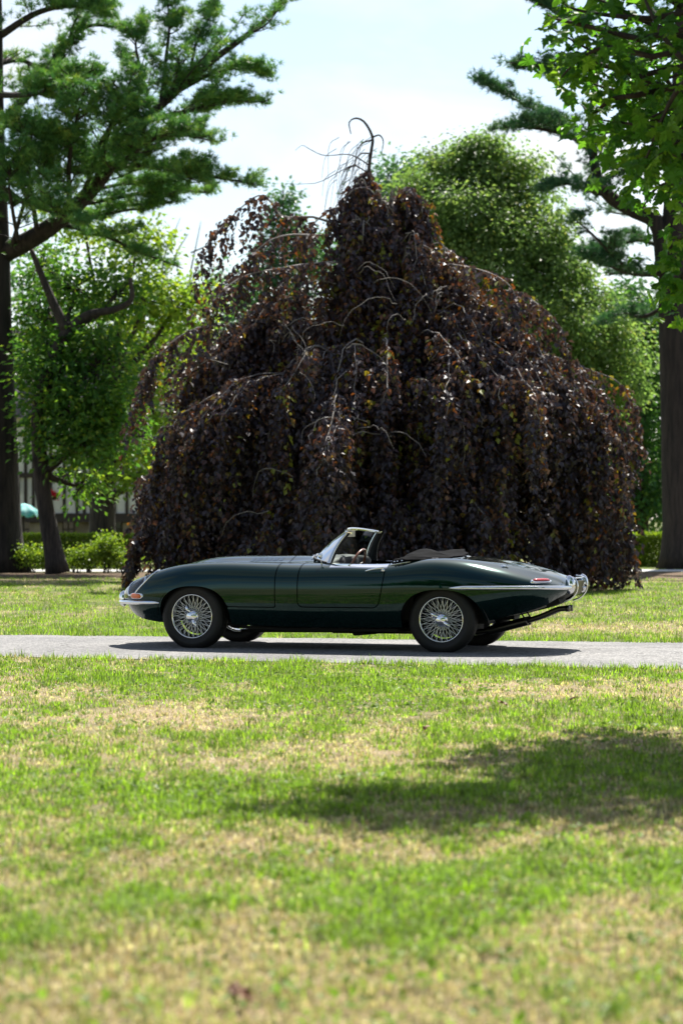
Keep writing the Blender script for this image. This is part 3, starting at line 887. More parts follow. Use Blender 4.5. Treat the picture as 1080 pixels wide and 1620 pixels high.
# three wipers
for k, (a0, a1) in enumerate(((-.62, -.22), (-.15, .25), (.35, .75))):
    b0 = ws_pt(a0, 0) + [-.045, 0, -.006]; b1 = ws_pt(a1, .10) + [-.012, 0, .006]
    mb = MB().tube([b0, b0 + [0, 0, .014], b0 + (b1 - b0) * .5 + [-.006, 0, .012], b1], [.008, .006, .0035, .003], 6)
    c_ = ws_pt(a1, .10) + [-.010, 0, .004]
    mb.tube([ws_pt(a1 - .30, .05) + [-.012, 0, .004], c_, ws_pt(a1 + .24, .09) + [-.010, 0, .004]], .004, 5)
    mb.build('wiper', M_chrome, car)

# cockpit
mb = MB()
tub = [(1.30, .79), (1.33, .56), (1.40, .32), (2.0, .30), (2.08, .55), (2.16, .80)]
mb.grid(np.array([[(u, v, z) for v in np.linspace(-.66, .66, 7)] for u, z in tub]))
for s in (-1, 1):
    mb.grid(np.array([[(u, s * .62, z) for z in (.30, .55, .785)] for u in np.linspace(1.3, 2.15, 8)]))
mb.box((1.7, 0, .40), (.8, .22, .26))
mb.build('cockpit_tub', M_leather, car, smooth=False)
rows = []
for v in np.linspace(-.6, .6, 25):
    a = v / .6
    uf = 1.06 + .25 * abs(a) ** 2.3; ur = 1.37 + .03 * math.cos(a * 9)
    zt = .882 - .05 * a * a + (.018 if abs(abs(v) - .33) < .17 else 0)
    rows.append([(uf, v, zt - .012), (uf + (ur - uf) * .6, v, zt + .002), (ur, v, zt - .006), (ur + .02, v, zt - .035), (ur, v, .70)])
MB().grid(np.array(rows)).build('dashboard', M_leather, car)
for s in (-1, 1):
    sc_ = np.array([1.92, s * .33, .50])
    rows = []
    for z, dw, dd in ((.32, .20, .06), (.45, .21, .07), (.62, .205, .07), (.74, .19, .06), (.80, .16, .045), (.82, .10, .02)):
        an = np.linspace(0, 2 * math.pi, 20, endpoint=False)
        rows.append([(1.93 + (z - .4) * .22 + dd * np.sign(math.cos(a)) * abs(math.cos(a)) ** .6, s * .33 + dw * np.sign(math.sin(a)) * abs(math.sin(a)) ** .6, z) for a in an])
    seat = MB().grid(np.array(rows), close_v=True).build('seat', M_leather, car)
    MB().box((1.70, s * .33, .38), (.44, .40, .13)).build('seat_cushion', M_leather, seat, smooth=False)
# steering wheel
tl = rad(24); R = np.array([[math.cos(tl), 0, math.sin(tl)], [0, 1, 0], [-math.sin(tl), 0, math.cos(tl)]])
an = np.linspace(0, 2 * math.pi, 33)
c_ = np.array([1.50, -.33, .775])
ringp = np.stack([0 * an, .19 * np.cos(an), .19 * np.sin(an)], -1) @ R.T + c_
sw_ = MB().tube(ringp, .012, 8, cap=False).build('steering_wheel', M_wood, car)
mb = MB()
for a in (math.pi / 2 + math.pi, .3, math.pi - .3):
    e = np.array([0, .19 * math.cos(a), .19 * math.sin(a)]) @ R.T + c_
    mb.tube([c_ + [-.03, 0, -.01], e], .008, 6)
mb.tube([c_ + [-.03, 0, -.01], c_ + [-.25, 0, -.11]], .02, 8)
mb.build('wheel_spokes', M_dull, sw_)

# folded soft top behind the seats
path = bez([(1.965, -.665, .828), (2.06, -.60, .853), (2.17, -.46, .874), (2.27, -.24, .885), (2.31, 0, .884), (2.27, .24, .885), (2.17, .46, .874), (2.06, .60, .853), (1.965, .665, .828)], 90)
T = np.gradient(path, axis=0); T /= np.linalg.norm(T, axis=1)[:, None]
side_v = np.cross(T, [0, 0, 1.0]); side_v /= np.linalg.norm(side_v, axis=1)[:, None]
rows = []
nr_ = np.random.default_rng(3)
for i, (p, sv) in enumerate(zip(path, side_v)):
    t = i / 89; e = min(t, 1 - t) * 2
    wd = .035 + .150 * sstep(0, .55, np.array(e)); ht = .020 + .026 * sstep(0, .6, np.array(e)) + .010 * math.sin(t * 21 + 1) + .007 * math.sin(t * 43)
    ring = []
    for k, a in enumerate(np.linspace(0, 2 * math.pi, 40, endpoint=False)):
        w_ = 1 + .10 * math.sin(3 * a + 5 * t) + .08 * math.sin(5 * a - 14 * t) + .06 * math.sin(9 * a + 31 * t)
        x = wd * math.cos(a) * w_; z = ht * math.sin(a) * (w_ if math.sin(a) > 0 else 1) + (.018 * math.sin(2.2 * x / max(wd, .01) + 9 * t) if math.sin(a) > 0 else 0) * float(e > .15)
        ring.append(p + sv * x + np.array([0, 0, z]))
    rows.append(ring)
st = MB().grid(np.array(rows), close_v=True)
for k in (0, 89):
    st.add(np.vstack([rows[k], [np.mean(rows[k], 0)]]), None, [[i, (i + 1) % 40, 40] for i in range(40)])
soft = st.build('folded_soft_top', M_canvas, car)
soft['label'] = 'black canvas hood folded down behind the seats'
for s in (-1, 1):
    for du in (0, .035, .07):
        p, nn = top_pt(1.985 + du, s * .69)
        MB().lathe([(.0, .009), (.006, .008), (.009, .001)], 10, 'z', p + nn * .012 + np.array([0, 0, .018])).build('hood_stud', M_chrome, soft)
# bright beading where hood and body meet
bead = []
for u, v in ((1.95, .70), (2.1, .665), (2.25, .58), (2.40, .42), (2.48, .22), (2.50, 0), (2.48, -.22), (2.40, -.42), (2.25, -.58), (2.1, -.665), (1.95, -.70)):
    p, nn = top_pt(u, v); bead.append(p + nn * .004)
MB().tube(bez(bead, 60), .006, 6).build('hood_beading', M_chrome, body)
# small bright catch on the rear wing and fuel lid outline
for s in (-1, 1):
    p, nn = top_pt(2.97, s * .50)
    MB().lathe([(-.004, .022), (.008, .020), (.012, .012), (.013, .001)], 14, 'z', p).tube([p + [-.05, 0, .006], p + [.05, 0, -.004]], .006, 6).build('boot_hinge', M_chrome, body)

# exhaust and underside
mb = MB()
for s in (-1, 1):
    v = s * .065
    mb.tube(bez([(1.2, v * 1.5, .165), (2.1, v * 1.5, .17), (2.55, v * 1.2, .17), (2.75, v, .195)], 24), .024, 10)
    mb.tube(bez([(2.72, v, .185), (2.76, v, .195), (3.05, v, .272), (3.10, v, .285)], 12), [.03, .042, .042, .042, .042, .042, .042, .042, .042, .042, .042, .028], 12)
    mb.tube(bez([(3.08, v, .28), (3.22, v, .325), (3.36, v, .385), (3.40, v, .398), (3.47, v, .404)], 16), .025, 12)
    mb.tube([(3.465, v, .404), (3.50, v, .404)], .030, 12)
ex = mb.build('exhaust', M_dark_chrome, car)
mb = MB()
mb.box((3.36, 0, .452), (.13, .30, .035), [[.93, 0, -.36], [0, 1, 0], [.36, 0, .93]])
mb.build('silencer_bracket', M_black, ex, smooth=False)
for s in (-1, 1):
    MB().tube([(3.10, s * .12, .285), (3.05, s * .12, .36)], .008, 6).build('exhaust_hanger', M_black, ex, smooth=False)
mb = MB()
for s in (-1, 1):
    mb.tube([(.35, s * .33, .165), (1.2, s * .33, .175), (2.1, s * .38, .20)], .018, 6)
    mb.tube([(0, s * .25, .20), (0, s * .60, .23)], .022, 6).tube([(0, s * .25, .40), (0, s * .58, .36)], .018, 6)
    mb.tube([(2.44, s * .2, .22), (2.44, s * .60, .26)], .026, 6).tube([(2.05, s * .40, .22), (2.40, s * .48, .24)], .02, 6)
    mb.tube([(.45, s * .60, .215), (.9, s * .62, .20), (2.0, s * .62, .205)], .016, 6)
mb.box((2.44, 0, .27), (.34, .42, .22)); mb.box((.75, 0, .20), (.5, .26, .1)); mb.tube([(1.45, -.2, .155), (1.55, .2, .155)], .03, 8)
mb.build('chassis', M_black, car, smooth=False)

# wheels
def make_wheel():
    root = MB()
    rim = [(.074, .2085), (.082, .2105), (.086, .207), (.084, .2015), (.074, .198), (.060, .193), (.045, .190), (.030, .183), (-.02, .178), (-.05, .186), (-.072, .193), (-.080, .207), (-.074, .2085)]
    root.lathe(rim, 56, 'y')
    r_ = root.build('wheel', M_chrome, car)
    ty = [(-.070, .199), (-.084, .215), (-.093, .245), (-.091, .272), (-.080, .296), (-.066, .309), (-.06, .3135), (-.035, .3145), (-.032, .308), (-.026, .308), (-.023, .315), (.023, .315), (.026, .308), (.032, .308), (.035, .3145), (.06, .3135), (.066, .309), (.080, .296), (.091, .272), (.093, .245), (.0885, .240), (.090, .228), (.084, .215), (.070, .199)]
    tyre = MB().lathe(ty, 72, 'y').build('tyre', M_rubber, r_, angle=50)
    sp = MB()
    for k in range(24):
        a = 2 * math.pi * k / 24
        for (h_off, h_r, r_off, r_r, tw) in ((.050, .046, .050, .190, .62), (.046, .046, .040, .187, -.62)):
            p = np.array([h_r * math.cos(a + tw), h_off, h_r * math.sin(a + tw)]); q = np.array([r_r * math.cos(a), r_off, r_r * math.sin(a)])
            sp.tube([p, q], .0028, 4, cap=False)
        a2 = a + math.pi / 24
        tw = .5 if k % 2 else -.5
        p = np.array([.05 * math.cos(a2 + tw), -.045, .05 * math.sin(a2 + tw)]); q = np.array([.184 * math.cos(a2), .030, .184 * math.sin(a2)])
        sp.tube([p, q], .0028, 4, cap=False)
    s_ = sp.build('wire_spokes', M_wire, r_); s_['kind'] = 'stuff'
    hb = MB().lathe([(-.07, .055), (-.05, .06), (-.02, .044), (.03, .044), (.052, .052), (.060, .050), (.064, .040)], 28, 'y')
    hb.build('hub', M_chrome, r_)
    kn = MB().lathe([(.060, .066), (.076, .069), (.094, .056), (.106, .035), (.111, .001)], 24, 'y')
    for a in (rad(62), rad(242)):
        ca, sa = math.cos(a), math.sin(a)
        rows = []
        for t in np.linspace(0, 1, 6):
            rr = .028 + .076 * t; wd = .032 - .012 * t; o0 = .090 + .024 * math.sin(t * 2.3)
            c = np.array([rr * ca, o0, rr * sa]); tv = np.array([-sa, 0, ca])
            rows.append([c + tv * wd, c + np.array([0, .010, 0]), c - tv * wd, c - np.array([0, .012, 0])])
        kn.grid(np.array(rows), close_v=True)
    kn.build('knock_off_spinner', M_chrome, r_)
    br = MB().lathe([(-.060, .03), (-.060, .172), (-.100, .172), (-.100, .03)], 32, 'y').build('dark_brake_cover', M_black, r_)  # brake enlarged into a black back cover, added to darken the wheel's inner side
    return r_
w0 = make_wheel()
def copy_tree(o, parent=None):
    c = o.copy(); COL.objects.link(c); c.parent = parent if parent is not None else o.parent
    for ch in list(o.children): copy_tree(ch, c)
    return c
wheels = [w0] + [copy_tree(w0) for _ in range(3)]
for wq, (u, s, yaw, roll) in zip(wheels, ((0.0, -1, rad(-3), .0), (2.44, -1, 0, .5), (0.0, 1, rad(-3), 1.1), (2.44, 1, 0, .3))):
    wq.location = (u, s * .635, .313)
    # built with its outer face towards +y
    wq.rotation_euler = (0, roll, (math.pi if s < 0 else 0) + yaw)
# ------------------------------------------------------------------ trees
def unit(a):
    a = np.asarray(a, float); return a / (np.linalg.norm(a, axis=-1, keepdims=True) + 1e-12)

def leaf_quads(P, axis, nrm, length, width, fold=0.25):
    """rhombic leaves: base at P, running along axis, lying across nrm x axis"""
    P = np.asarray(P, float); axis = unit(axis); sidev = unit(np.cross(nrm, axis)); nn = np.cross(axis, sidev)
    n = len(P); L_ = np.broadcast_to(length, (n,))[:, None]; W_ = np.broadcast_to(width, (n,))[:, None]
    a = P; t = P + axis * L_ - nn * L_ * .12
    m = P + axis * L_ * .48
    b = m + sidev * W_ * .5 + nn * W_ * fold * .5
    c = m - sidev * W_ * .5 + nn * W_ * fold * .5
    V = np.stack([a, b, t, c], 1).reshape(-1, 3)
    q = np.arange(4 * n).reshape(n, 4)
    return V, q

def leaves_object(name, P, axis, nrm, length, width, rnd, mat, parent, origin, fold=0.25):
    V, q = leaf_quads(P, axis, nrm, length, width, fold)
    tri = np.concatenate([q[:, [0, 1, 2]], q[:, [0, 2, 3]]])
    me = raw_mesh(name, V - np.asarray(origin), [tri], mat, False, {'rnd': np.repeat(rnd, 4)})
    return link(name, me, parent)

def rand_dirs(n, r=rng):
    d = r.normal(size=(n, 3)); return unit(d)

M_bark_pine = bark_mat('pine_bark', (0.007, 0.0055, 0.005), (0.034, 0.026, 0.022), 10, 0.14, 1.0)
M_bark_dark = bark_mat('dark_bark', (0.012, 0.010, 0.009), (0.050, 0.040, 0.033), 11, 0.2)
M_bark_beech = bark_mat('grey_beech_twig', (0.13, 0.115, 0.105), (0.34, 0.31, 0.29), 5, 0.5, 0.3)
M_leaf_oak = leaf_mat('green_leaf', [(0.00, (0.030, 0.099, 0.025)), (0.45, (0.069, 0.175, 0.033)), (0.80, (0.129, 0.235, 0.033)), (1.00, (0.227, 0.304, 0.043))], trans=0.5)
M_leaf_lime = leaf_mat('yellow_green_leaf', [(0.00, (0.087, 0.190, 0.035)), (0.50, (0.190, 0.293, 0.041)), (1.00, (0.333, 0.380, 0.048))], trans=0.5)
M_leaf_locust = leaf_mat('olive_leaf', [(0.0, (0.095, 0.170, 0.062)), (0.5, (0.140, 0.220, 0.078)), (0.85, (0.205, 0.270, 0.088)), (1.0, (0.300, 0.320, 0.095))], trans=0.56, tint=(1.6, 1.7, .9))
M_leaf_blue = leaf_mat('blue_green_leaf', [(0.00, (0.043, 0.116, 0.063)), (0.60, (0.085, 0.201, 0.098)), (1.00, (0.159, 0.285, 0.116))], trans=0.35)
M_leaf_dark = leaf_mat('deep_green_leaf', [(0.00, (0.028, 0.092, 0.032)), (0.60, (0.061, 0.162, 0.045)), (1.00, (0.151, 0.263, 0.049))], trans=0.4)
M_needle = leaf_mat('pine_needle', [(0.00, (0.044, 0.142, 0.060)), (0.50, (0.087, 0.233, 0.070)), (0.85, (0.169, 0.342, 0.081)), (1.00, (0.302, 0.423, 0.094))], trans=0.25, rough=0.5)
M_needle_r = leaf_mat('blue_pine_needle', [(0.00, (0.020, 0.083, 0.052)), (0.50, (0.041, 0.133, 0.068)), (1.00, (0.094, 0.196, 0.078))], trans=0.25, rough=0.5)
M_beech = leaf_mat('copper_beech_leaf', [(0.0, (0.044, 0.039, 0.056)), (0.50, (0.054, 0.041, 0.053)), (0.66, (0.085, 0.042, 0.040)), (0.79, (0.175, 0.070, 0.026)), (0.90, (0.180, 0.140, 0.026)), (1.0, (0.230, 0.260, 0.034))], trans=0.26, rough=0.52, tint=(1.7, 1.2, .55), spec=0.6)  # grey-violet stops lightened so the base colour holds the leaves' silver sky sheen

def limb_path(a, b, sag=0.0, wob=0.15, n=10, r=rng):
    a = np.asarray(a, float); b = np.asarray(b, float)
    t = np.linspace(0, 1, n)[:, None]; P = a + (b - a) * t
    P[:, 2] += sag * np.sin(np.pi * t[:, 0])
    L_ = np.linalg.norm(b - a); w = np.cumsum(r.normal(size=(n, 3)) * wob * L_ / n, axis=0); w -= w[0]; w = w - t * w[-1]
    return P + w

def broadleaf(name, label, trunk_pts, trunk_r, blobs, leaf, mat, bark, per=40, clump=0.35, group=None, seed=1, limbs=True, droop=0.0, cat='tree', extra_limbs=(), shell=0.55):
    """blobs: (centre, radii, clump count). Leaves gather in clumps near the shell of each blob"""
    r = np.random.default_rng(seed)
    o0 = np.asarray(trunk_pts[0], float)
    root = empty(name, tuple(o0)); tag(root, label, cat, group)
    tp = bez(trunk_pts, 26)
    tr = np.interp(np.linspace(0, 1, 26), np.linspace(0, 1, len(trunk_r)), trunk_r)
    tr[0] *= 1.25; tr[1] *= 1.08
    MB().tube(tp - o0, tr, 14).build('trunk', bark, root)
    lm = MB(); P_, A_, N_, R_, S_ = [], [], [], [], []
    for c, rad_, cnt in blobs:
        c = np.asarray(c, float); rad_ = np.asarray(rad_, float)
        if limbs:
            k = int(np.argmin(np.abs(tp[:, 2] - (c[2] - rad_[2] * .7 - .3)))); k = max(k, 9)
            pth = limb_path(tp[k], c, sag=-.1 * np.linalg.norm(c - tp[k]), n=12, r=r)
            lm.tube(pth - o0, np.linspace(min(tr[k] * .6, .16), .025, 12), 7)
        d_ = rand_dirs(cnt, r); rr = shell + (1.05 - shell) * r.random(cnt) ** .7
        rr = rr * (0.85 + 0.3 * r.random(cnt))
        cc = c + d_ * rad_ * rr[:, None]
        if limbs:
            for q in cc[:: max(1, cnt // 14)]:
                s0 = c + (q - c) * .1
                lm.tube(limb_path(s0, q, n=6, r=r) - o0, np.linspace(.028, .006, 6), 4, cap=False)
        cs = clump * (.6 + .8 * r.random(cnt))
        tone = r.normal(size=cnt) * .16 + .45
        idx = np.repeat(np.arange(cnt), per)
        off = r.normal(size=(len(idx), 3)) * cs[idx][:, None] * np.array([.62, .62, .42])
        p = cc[idx] + off
        ax = unit(off + r.normal(size=off.shape) * .25 * cs[idx][:, None] + np.array([0, 0, -.25 - droop]) * cs[idx][:, None])
        nr = unit(r.normal(size=off.shape) * .7 + np.array([0, 0, 1.0]))
        P_.append(p); A_.append(ax); N_.append(nr); R_.append(np.clip(tone[idx] + r.normal(size=len(idx)) * .16, 0, 1)); S_.append(.7 + .6 * r.random(len(idx)))
    for a, b, ra, rb in extra_limbs:
        lm.tube(bez(np.array([*a, b]) if isinstance(a, list) else np.array([a, b]), 16) - o0, np.linspace(ra, rb, 16), 8)
    if lm.V: lm.build('branches', bark, root)['kind'] = 'stuff'
    P_ = np.concatenate(P_); A_ = np.concatenate(A_); N_ = np.concatenate(N_); R_ = np.concatenate(R_); S_ = np.concatenate(S_)
    leaves_object('crown', P_, A_, N_, leaf * S_, leaf * .62 * S_, R_, mat, root, o0)['kind'] = 'stuff'
    return root

# ---- pines
def pine(name, label, trunk_pts, trunk_r, boughs, mat, seed=2, needle=.13, group=None):
    """boughs: (path points, base radius, plate half-width, tuft count)"""
    r = np.random.default_rng(seed)
    o0 = np.asarray(trunk_pts[0], float)
    root = empty(name, tuple(o0)); tag(root, label, 'tree', group)
    tp = bez(trunk_pts, 34); tr = np.interp(np.linspace(0, 1, 34), np.linspace(0, 1, len(trunk_r)), trunk_r); tr[0] *= 1.38; tr[1] *= 1.14; tr[2] *= 1.04
    an = np.linspace(0, 2 * np.pi, 28, endpoint=False)
    MB().tube(tp - o0, tr, 20).build('trunk', M_bark_pine, root)
    lm = MB(); TP, TD, TT_ = [], [], []
    for pts, r0, wid, cnt in boughs:
        pth = bez(pts, 30)
        lm.tube(pth - o0, np.linspace(r0, max(r0 * .15, .012), 30), 9)
        T = unit(np.gradient(pth, axis=0))
        lines = [(pth, T, 1.0)]; bl_ = np.linalg.norm(np.diff(pth, axis=0), axis=1).sum()
        for k in range(max(3, cnt // 13)):           # side limbs that fan out into flat sprays
            t = .15 + .75 * r.random(); i = int(t * 29)
            sd = unit(np.cross(T[i], [0, 0, 1.0])) * r.choice([-1, 1])
            dv = unit(T[i] * (.5 + .5 * r.random()) + sd * (.3 + .6 * r.random()) + np.array([0, 0, -.16 + .62 * r.random()]))
            ln = min((.20 + .25 * r.random()) * bl_ * (1.25 - t), 2.0)
            e = pth[i] + dv * ln
            sp_ = bez([pth[i], (pth[i] + e) / 2 + np.array([0, 0, -.06 * ln]) + r.normal(size=3) * .05 * ln, e + np.array([0, 0, .05 * ln])], 12)
            lm.tube(sp_ - o0, np.linspace(min(r0 * .35, .03), .006, 12), 5, cap=False)
            lines.append((sp_, unit(np.gradient(sp_, axis=0)), .62))
        for k in range(int(cnt * 1.25)):
            li = 0 if r.random() < .34 else 1 + r.integers(0, len(lines) - 1)
            pl_, T, wsc = lines[li]
            t = r.random() ** .75; i = int(t * (len(pl_) - 1))
            p0 = pl_[i]
            sd = np.cross(T[i], [0, 0, 1.0]); sd = sd / (np.linalg.norm(sd) + 1e-9)
            sgn = r.choice([-1, 1]); ln = wid * wsc * (.25 + .85 * r.random()) * (1.15 - .8 * t)
            dirv = unit(sd * sgn * (0.5 + .5 * r.random()) + T[i] * (.2 + .9 * r.random()) + np.array([0, 0, .04 + .14 * r.random()]) + r.normal(size=3) * .11)
            e = p0 + dirv * ln + np.array([0, 0, .10 * ln])
            mid = (p0 + e) / 2 + np.array([0, 0, -.05 * ln]) + r.normal(size=3) * .03
            if k % 2 == 0: lm.tube(bez([p0, mid, e], 6) - o0, np.linspace(.016, .005, 6), 4, cap=False)
            m = 4 + int(ln * 6)
            base_t = r.normal() * .2 + .55
            for s_ in np.linspace(.45, 1.05, m):
                q = (1 - s_) ** 2 * p0 + 2 * s_ * (1 - s_) * mid + s_ ** 2 * e
                TP.append(q + r.normal(size=3) * np.array([.08, .08, .03])); TD.append(unit(dirv * .8 + np.array([0, 0, .55]) + r.normal(size=3) * .35)); TT_.append(base_t)
    lm.build('branches', M_bark_pine, root)['kind'] = 'stuff'
    TP = np.array(TP); TD = np.array(TD); TT_ = np.array(TT_)
    K = 20
    idx = np.repeat(np.arange(len(TP)), K)
    dirs = unit(TD[idx] * .75 + rand_dirs(len(idx), r))
    ln = needle * (.7 + .6 * r.random(len(idx)))[:, None]
    b = TP[idx] + dirs * .01; sv = unit(np.cross(dirs, rand_dirs(len(idx), r))) * .0075
    V = np.stack([b - sv, b + sv, b + dirs * ln], 1).reshape(-1, 3)
    tri = np.arange(len(V)).reshape(-1, 3)
    rn = np.clip(TT_[idx] + r.normal(size=len(idx)) * .15, 0, 1)
    me = raw_mesh('crown', V - o0, [tri], mat, False, {'rnd': np.repeat(rn, 3)})
    link('crown', me, root)['kind'] = 'stuff'
    return root

D1 = 53.4
def wp(D, *pts):
    return [W(x, y, D + dz) for x, y, dz in pts]
boughs = [
    (wp(D1, (4, 402, 0), (60, 372, -.5), (110, 335, -.8), (158, 285, -1), (188, 240, -1.2), (240, 180, -1.4), (320, 108, -1.4), (400, 48, -1.2), (452, 2, -1)), .23, 1.1, 120),
    (wp(D1, (180, 262, -1), (230, 262, -1.3), (290, 272, -2), (350, 282, -2.2), (405, 292, -2.4)), .07, .95, 100),
    (wp(D1, (235, 190, -1.3), (300, 175, -1.2), (360, 160, -1), (420, 162, -.8)), .07, .9, 90),
    (wp(D1, (280, 145, -1.4), (340, 115, -1), (390, 108, -.6), (418, 120, -.4)), .05, .75, 55),
    (wp(D1, (255, 170, -1.4), (262, 100, -1.2), (268, 40, -1.1), (262, -20, -1)), .06, .75, 70),
    (wp(D1, (300, 125, -1.4), (310, 70, -1.2), (335, 20, -1), (345, -25, -1)), .04, .6, 45),
    (wp(D1, (120, 325, .4), (190, 312, 1), (260, 300, 1.6), (330, 305, 2)), .06, .9, 80),
    (wp(D1, (150, 295, -.9), (170, 215, -2.2), (195, 160, -3), (212, 110, -3.4)), .07, 1.0, 85),
    (wp(D1, (110, 335, -.8), (110, 260, -2.4), (120, 195, -3.2), (135, 140, -3.6)), .07, 1.0, 85),
    (wp(D1, (60, 372, -.5), (50, 300, -2), (45, 240, -3), (60, 190, -3.5)), .06, 1.1, 85),
    (wp(D1, (60, 372, .5), (140, 345, 1.0), (215, 330, 1.4), (285, 318, 1.6)), .06, .9, 70),
    (wp(D1, (90, 352, .4), (170, 375, .8), (225, 400, 1.0), (290, 425, 1.2)), .055, .8, 60),
    (wp(D1, (-5, 205, 0), (70, 120, .6), (130, 45, .8), (200, 45, .6)), .12, .9, 85),
    (wp(D1, (-5, 100, 0), (35, 95, 1), (70, 118, 1.4), (100, 155, 1.6)), .08, .8, 40),
    (wp(D1, (-5, 195, 0), (55, 205, -.8), (110, 235, -1.4), (150, 255, -1.6)), .09, 1.0, 80),
    (wp(D1, (-5, 60, 0), (60, 20, -.5), (120, 10, -.7), (170, 25, -.8)), .09, 1.0, 80),
    (wp(D1, (-5, -20, 0), (60, -70, .5), (130, -110, .8), (200, -130, 1)), .12, 1.1, 90),
    (wp(D1, (200, 228, -1.2), (230, 225, -.6), (290, 215, 0), (345, 225, .3)), .05, 1.0, 70),
    (wp(D1, (150, 300, .3), (200, 290, .8), (250, 285, .8), (310, 262, 1.2)), .05, 1.0, 70),
    (wp(D1, (150, 290, -.9), (215, 240, -2.6), (255, 215, -3.2), (300, 205, -3.6)), .05, 1.1, 80),
    (wp(D1, (130, 318, -.8), (160, 225, -2.4), (190, 190, -3), (230, 160, -3.4)), .05, 1.0, 80),
    (wp(D1, (20, 385, -.5), (50, 290, -2), (80, 250, -2.6), (120, 215, -3)), .05, 1.1, 80),
    (wp(D1, (30, 385, -.3), (20, 330, -2.5), (15, 280, -3.2), (30, 230, -3.6)), .05, 1.2, 80),
    (wp(D1, (-5, 150, 0), (40, 150, -1.5), (90, 140, -2.2), (150, 110, -2.8)), .08, 1.2, 90),
    (wp(D1, (240, 180, -1.4), (225, 120, -2), (215, 70, -2.2), (225, 35, -2.2)), .05, .8, 60),
    (wp(D1, (-5, 290, 0), (40, 320, -2), (80, 335, -3), (130, 350, -3.6)), .07, 1.0, 70),
    (wp(D1, (-5, 330, 0), (-90, 300, -1), (-180, 250, -2), (-260, 240, -2)), .14, 1.2, 80),
    (wp(D1, (-5, 120, 0), (-90, 60, 1), (-190, 10, 1.5), (-280, 0, 2)), .14, 1.2, 80),
    (wp(D1, (-5, -120, 0), (60, -190, .5), (110, -230, .6), (160, -250, .5)), .1, 1.1, 80),
    (wp(D1, (-5, -60, 0), (-80, -150, .5), (-160, -190, .6), (-220, -210, .5)), .1, 1.1, 80),
]
tb = W(2, 906, D1); tb[2] = 0
pine('pine_tree', 'tall pine at left edge with one great limb rising to the right', [tb, W(0, 750, D1), W(-8, 560, D1), W(-10, 400, D1), W(-14, 200, D1), W(-12, 0, D1), W(-16, -300, D1)], [.50, .43, .40, .37, .30, .22, .06], boughs, M_needle, 21)

D2 = 56.5
rb_ = [
    (wp(D2, (1052, 425, 0), (1040, 355, 0), (1000, 332, 0), (965, 312, -.2), (946, 285, -.3), (937, 240, -.4), (935, 180, -.5), (945, 110, -.5), (960, 30, -.5)), .23, .7, 40),
    (wp(D2, (937, 240, -.4), (900, 215, -.6), (860, 205, -.8), (815, 200, -1), (780, 205, -1.2)), .07, .95, 75),
    (wp(D2, (935, 215, -.4), (880, 190, .2), (830, 165, .5), (790, 145, .6), (757, 126, .7)), .06, .75, 70),
    (wp(D2, (965, 312, -.2), (930, 300, -.8), (890, 290, -1), (865, 300, -1.2)), .06, .8, 55),
    (wp(D2, (946, 285, -.3), (985, 270, -1), (1020, 258, -1.6), (1050, 250, -2)), .06, .8, 55),
    (wp(D2, (940, 130, -.5), (900, 115, -.8), (850, 105, -1), (800, 98, -1.2)), .06, .8, 55),
    (wp(D2, (950, 60, -.5), (910, 40, -.5), (870, 15, -.5), (845, -5, -.4)), .06, .8, 70),
    (wp(D2, (1056, 432, 0), (1000, 432, -.4), (960, 418, -.6), (925, 402, -.8)), .09, .8, 70),
    (wp(D2, (1056, 395, 0), (1010, 380, .6), (970, 392, .9), (945, 395, 1)), .06, .7, 45),
    (wp(D2, (1000, 432, -.4), (965, 400, -1), (930, 365, -1.4), (905, 345, -1.6)), .05, .55, 34),
    (wp(D2, (1058, 480, 0), (1020, 500, .5), (985, 495, .8), (960, 505, 1)), .06, .8, 45),
    (wp(D2, (1070, 300, 0), (1110, 230, .5), (1160, 180, .8), (1210, 160, 1)), .12, 1.0, 70),
    (wp(D2, (1075, 180, 0), (1030, 150, .5), (1000, 100, .8), (985, 60, 1)), .10, 1.0, 70),
    (wp(D2, (1075, 60, 0), (1020, 10, .5), (980, -30, .8), (950, -60, 1)), .10, 1.0, 70),
    (wp(D2, (1078, -60, 0), (1130, -120, .5), (1180, -150, .8), (1230, -160, 1)), .10, 1.0, 70),
    (wp(D2, (1078, -100, 0), (1020, -170, .5), (980, -190, .8), (930, -200, 1)), .10, 1.0, 70),
]
tb = W(1082, 900, D2); tb[2] = 0
pine('pine_tree', 'tall dark pine at right edge with a crooked limb reaching left', [tb, W(1076, 760, D2), W(1070, 600, D2), W(1062, 430, D2), W(1072, 250, D2), W(1078, 60, D2), W(1078, -260, D2)], [.50, .45, .40, .31, .25, .2, .06], rb_, M_needle_r, 22)

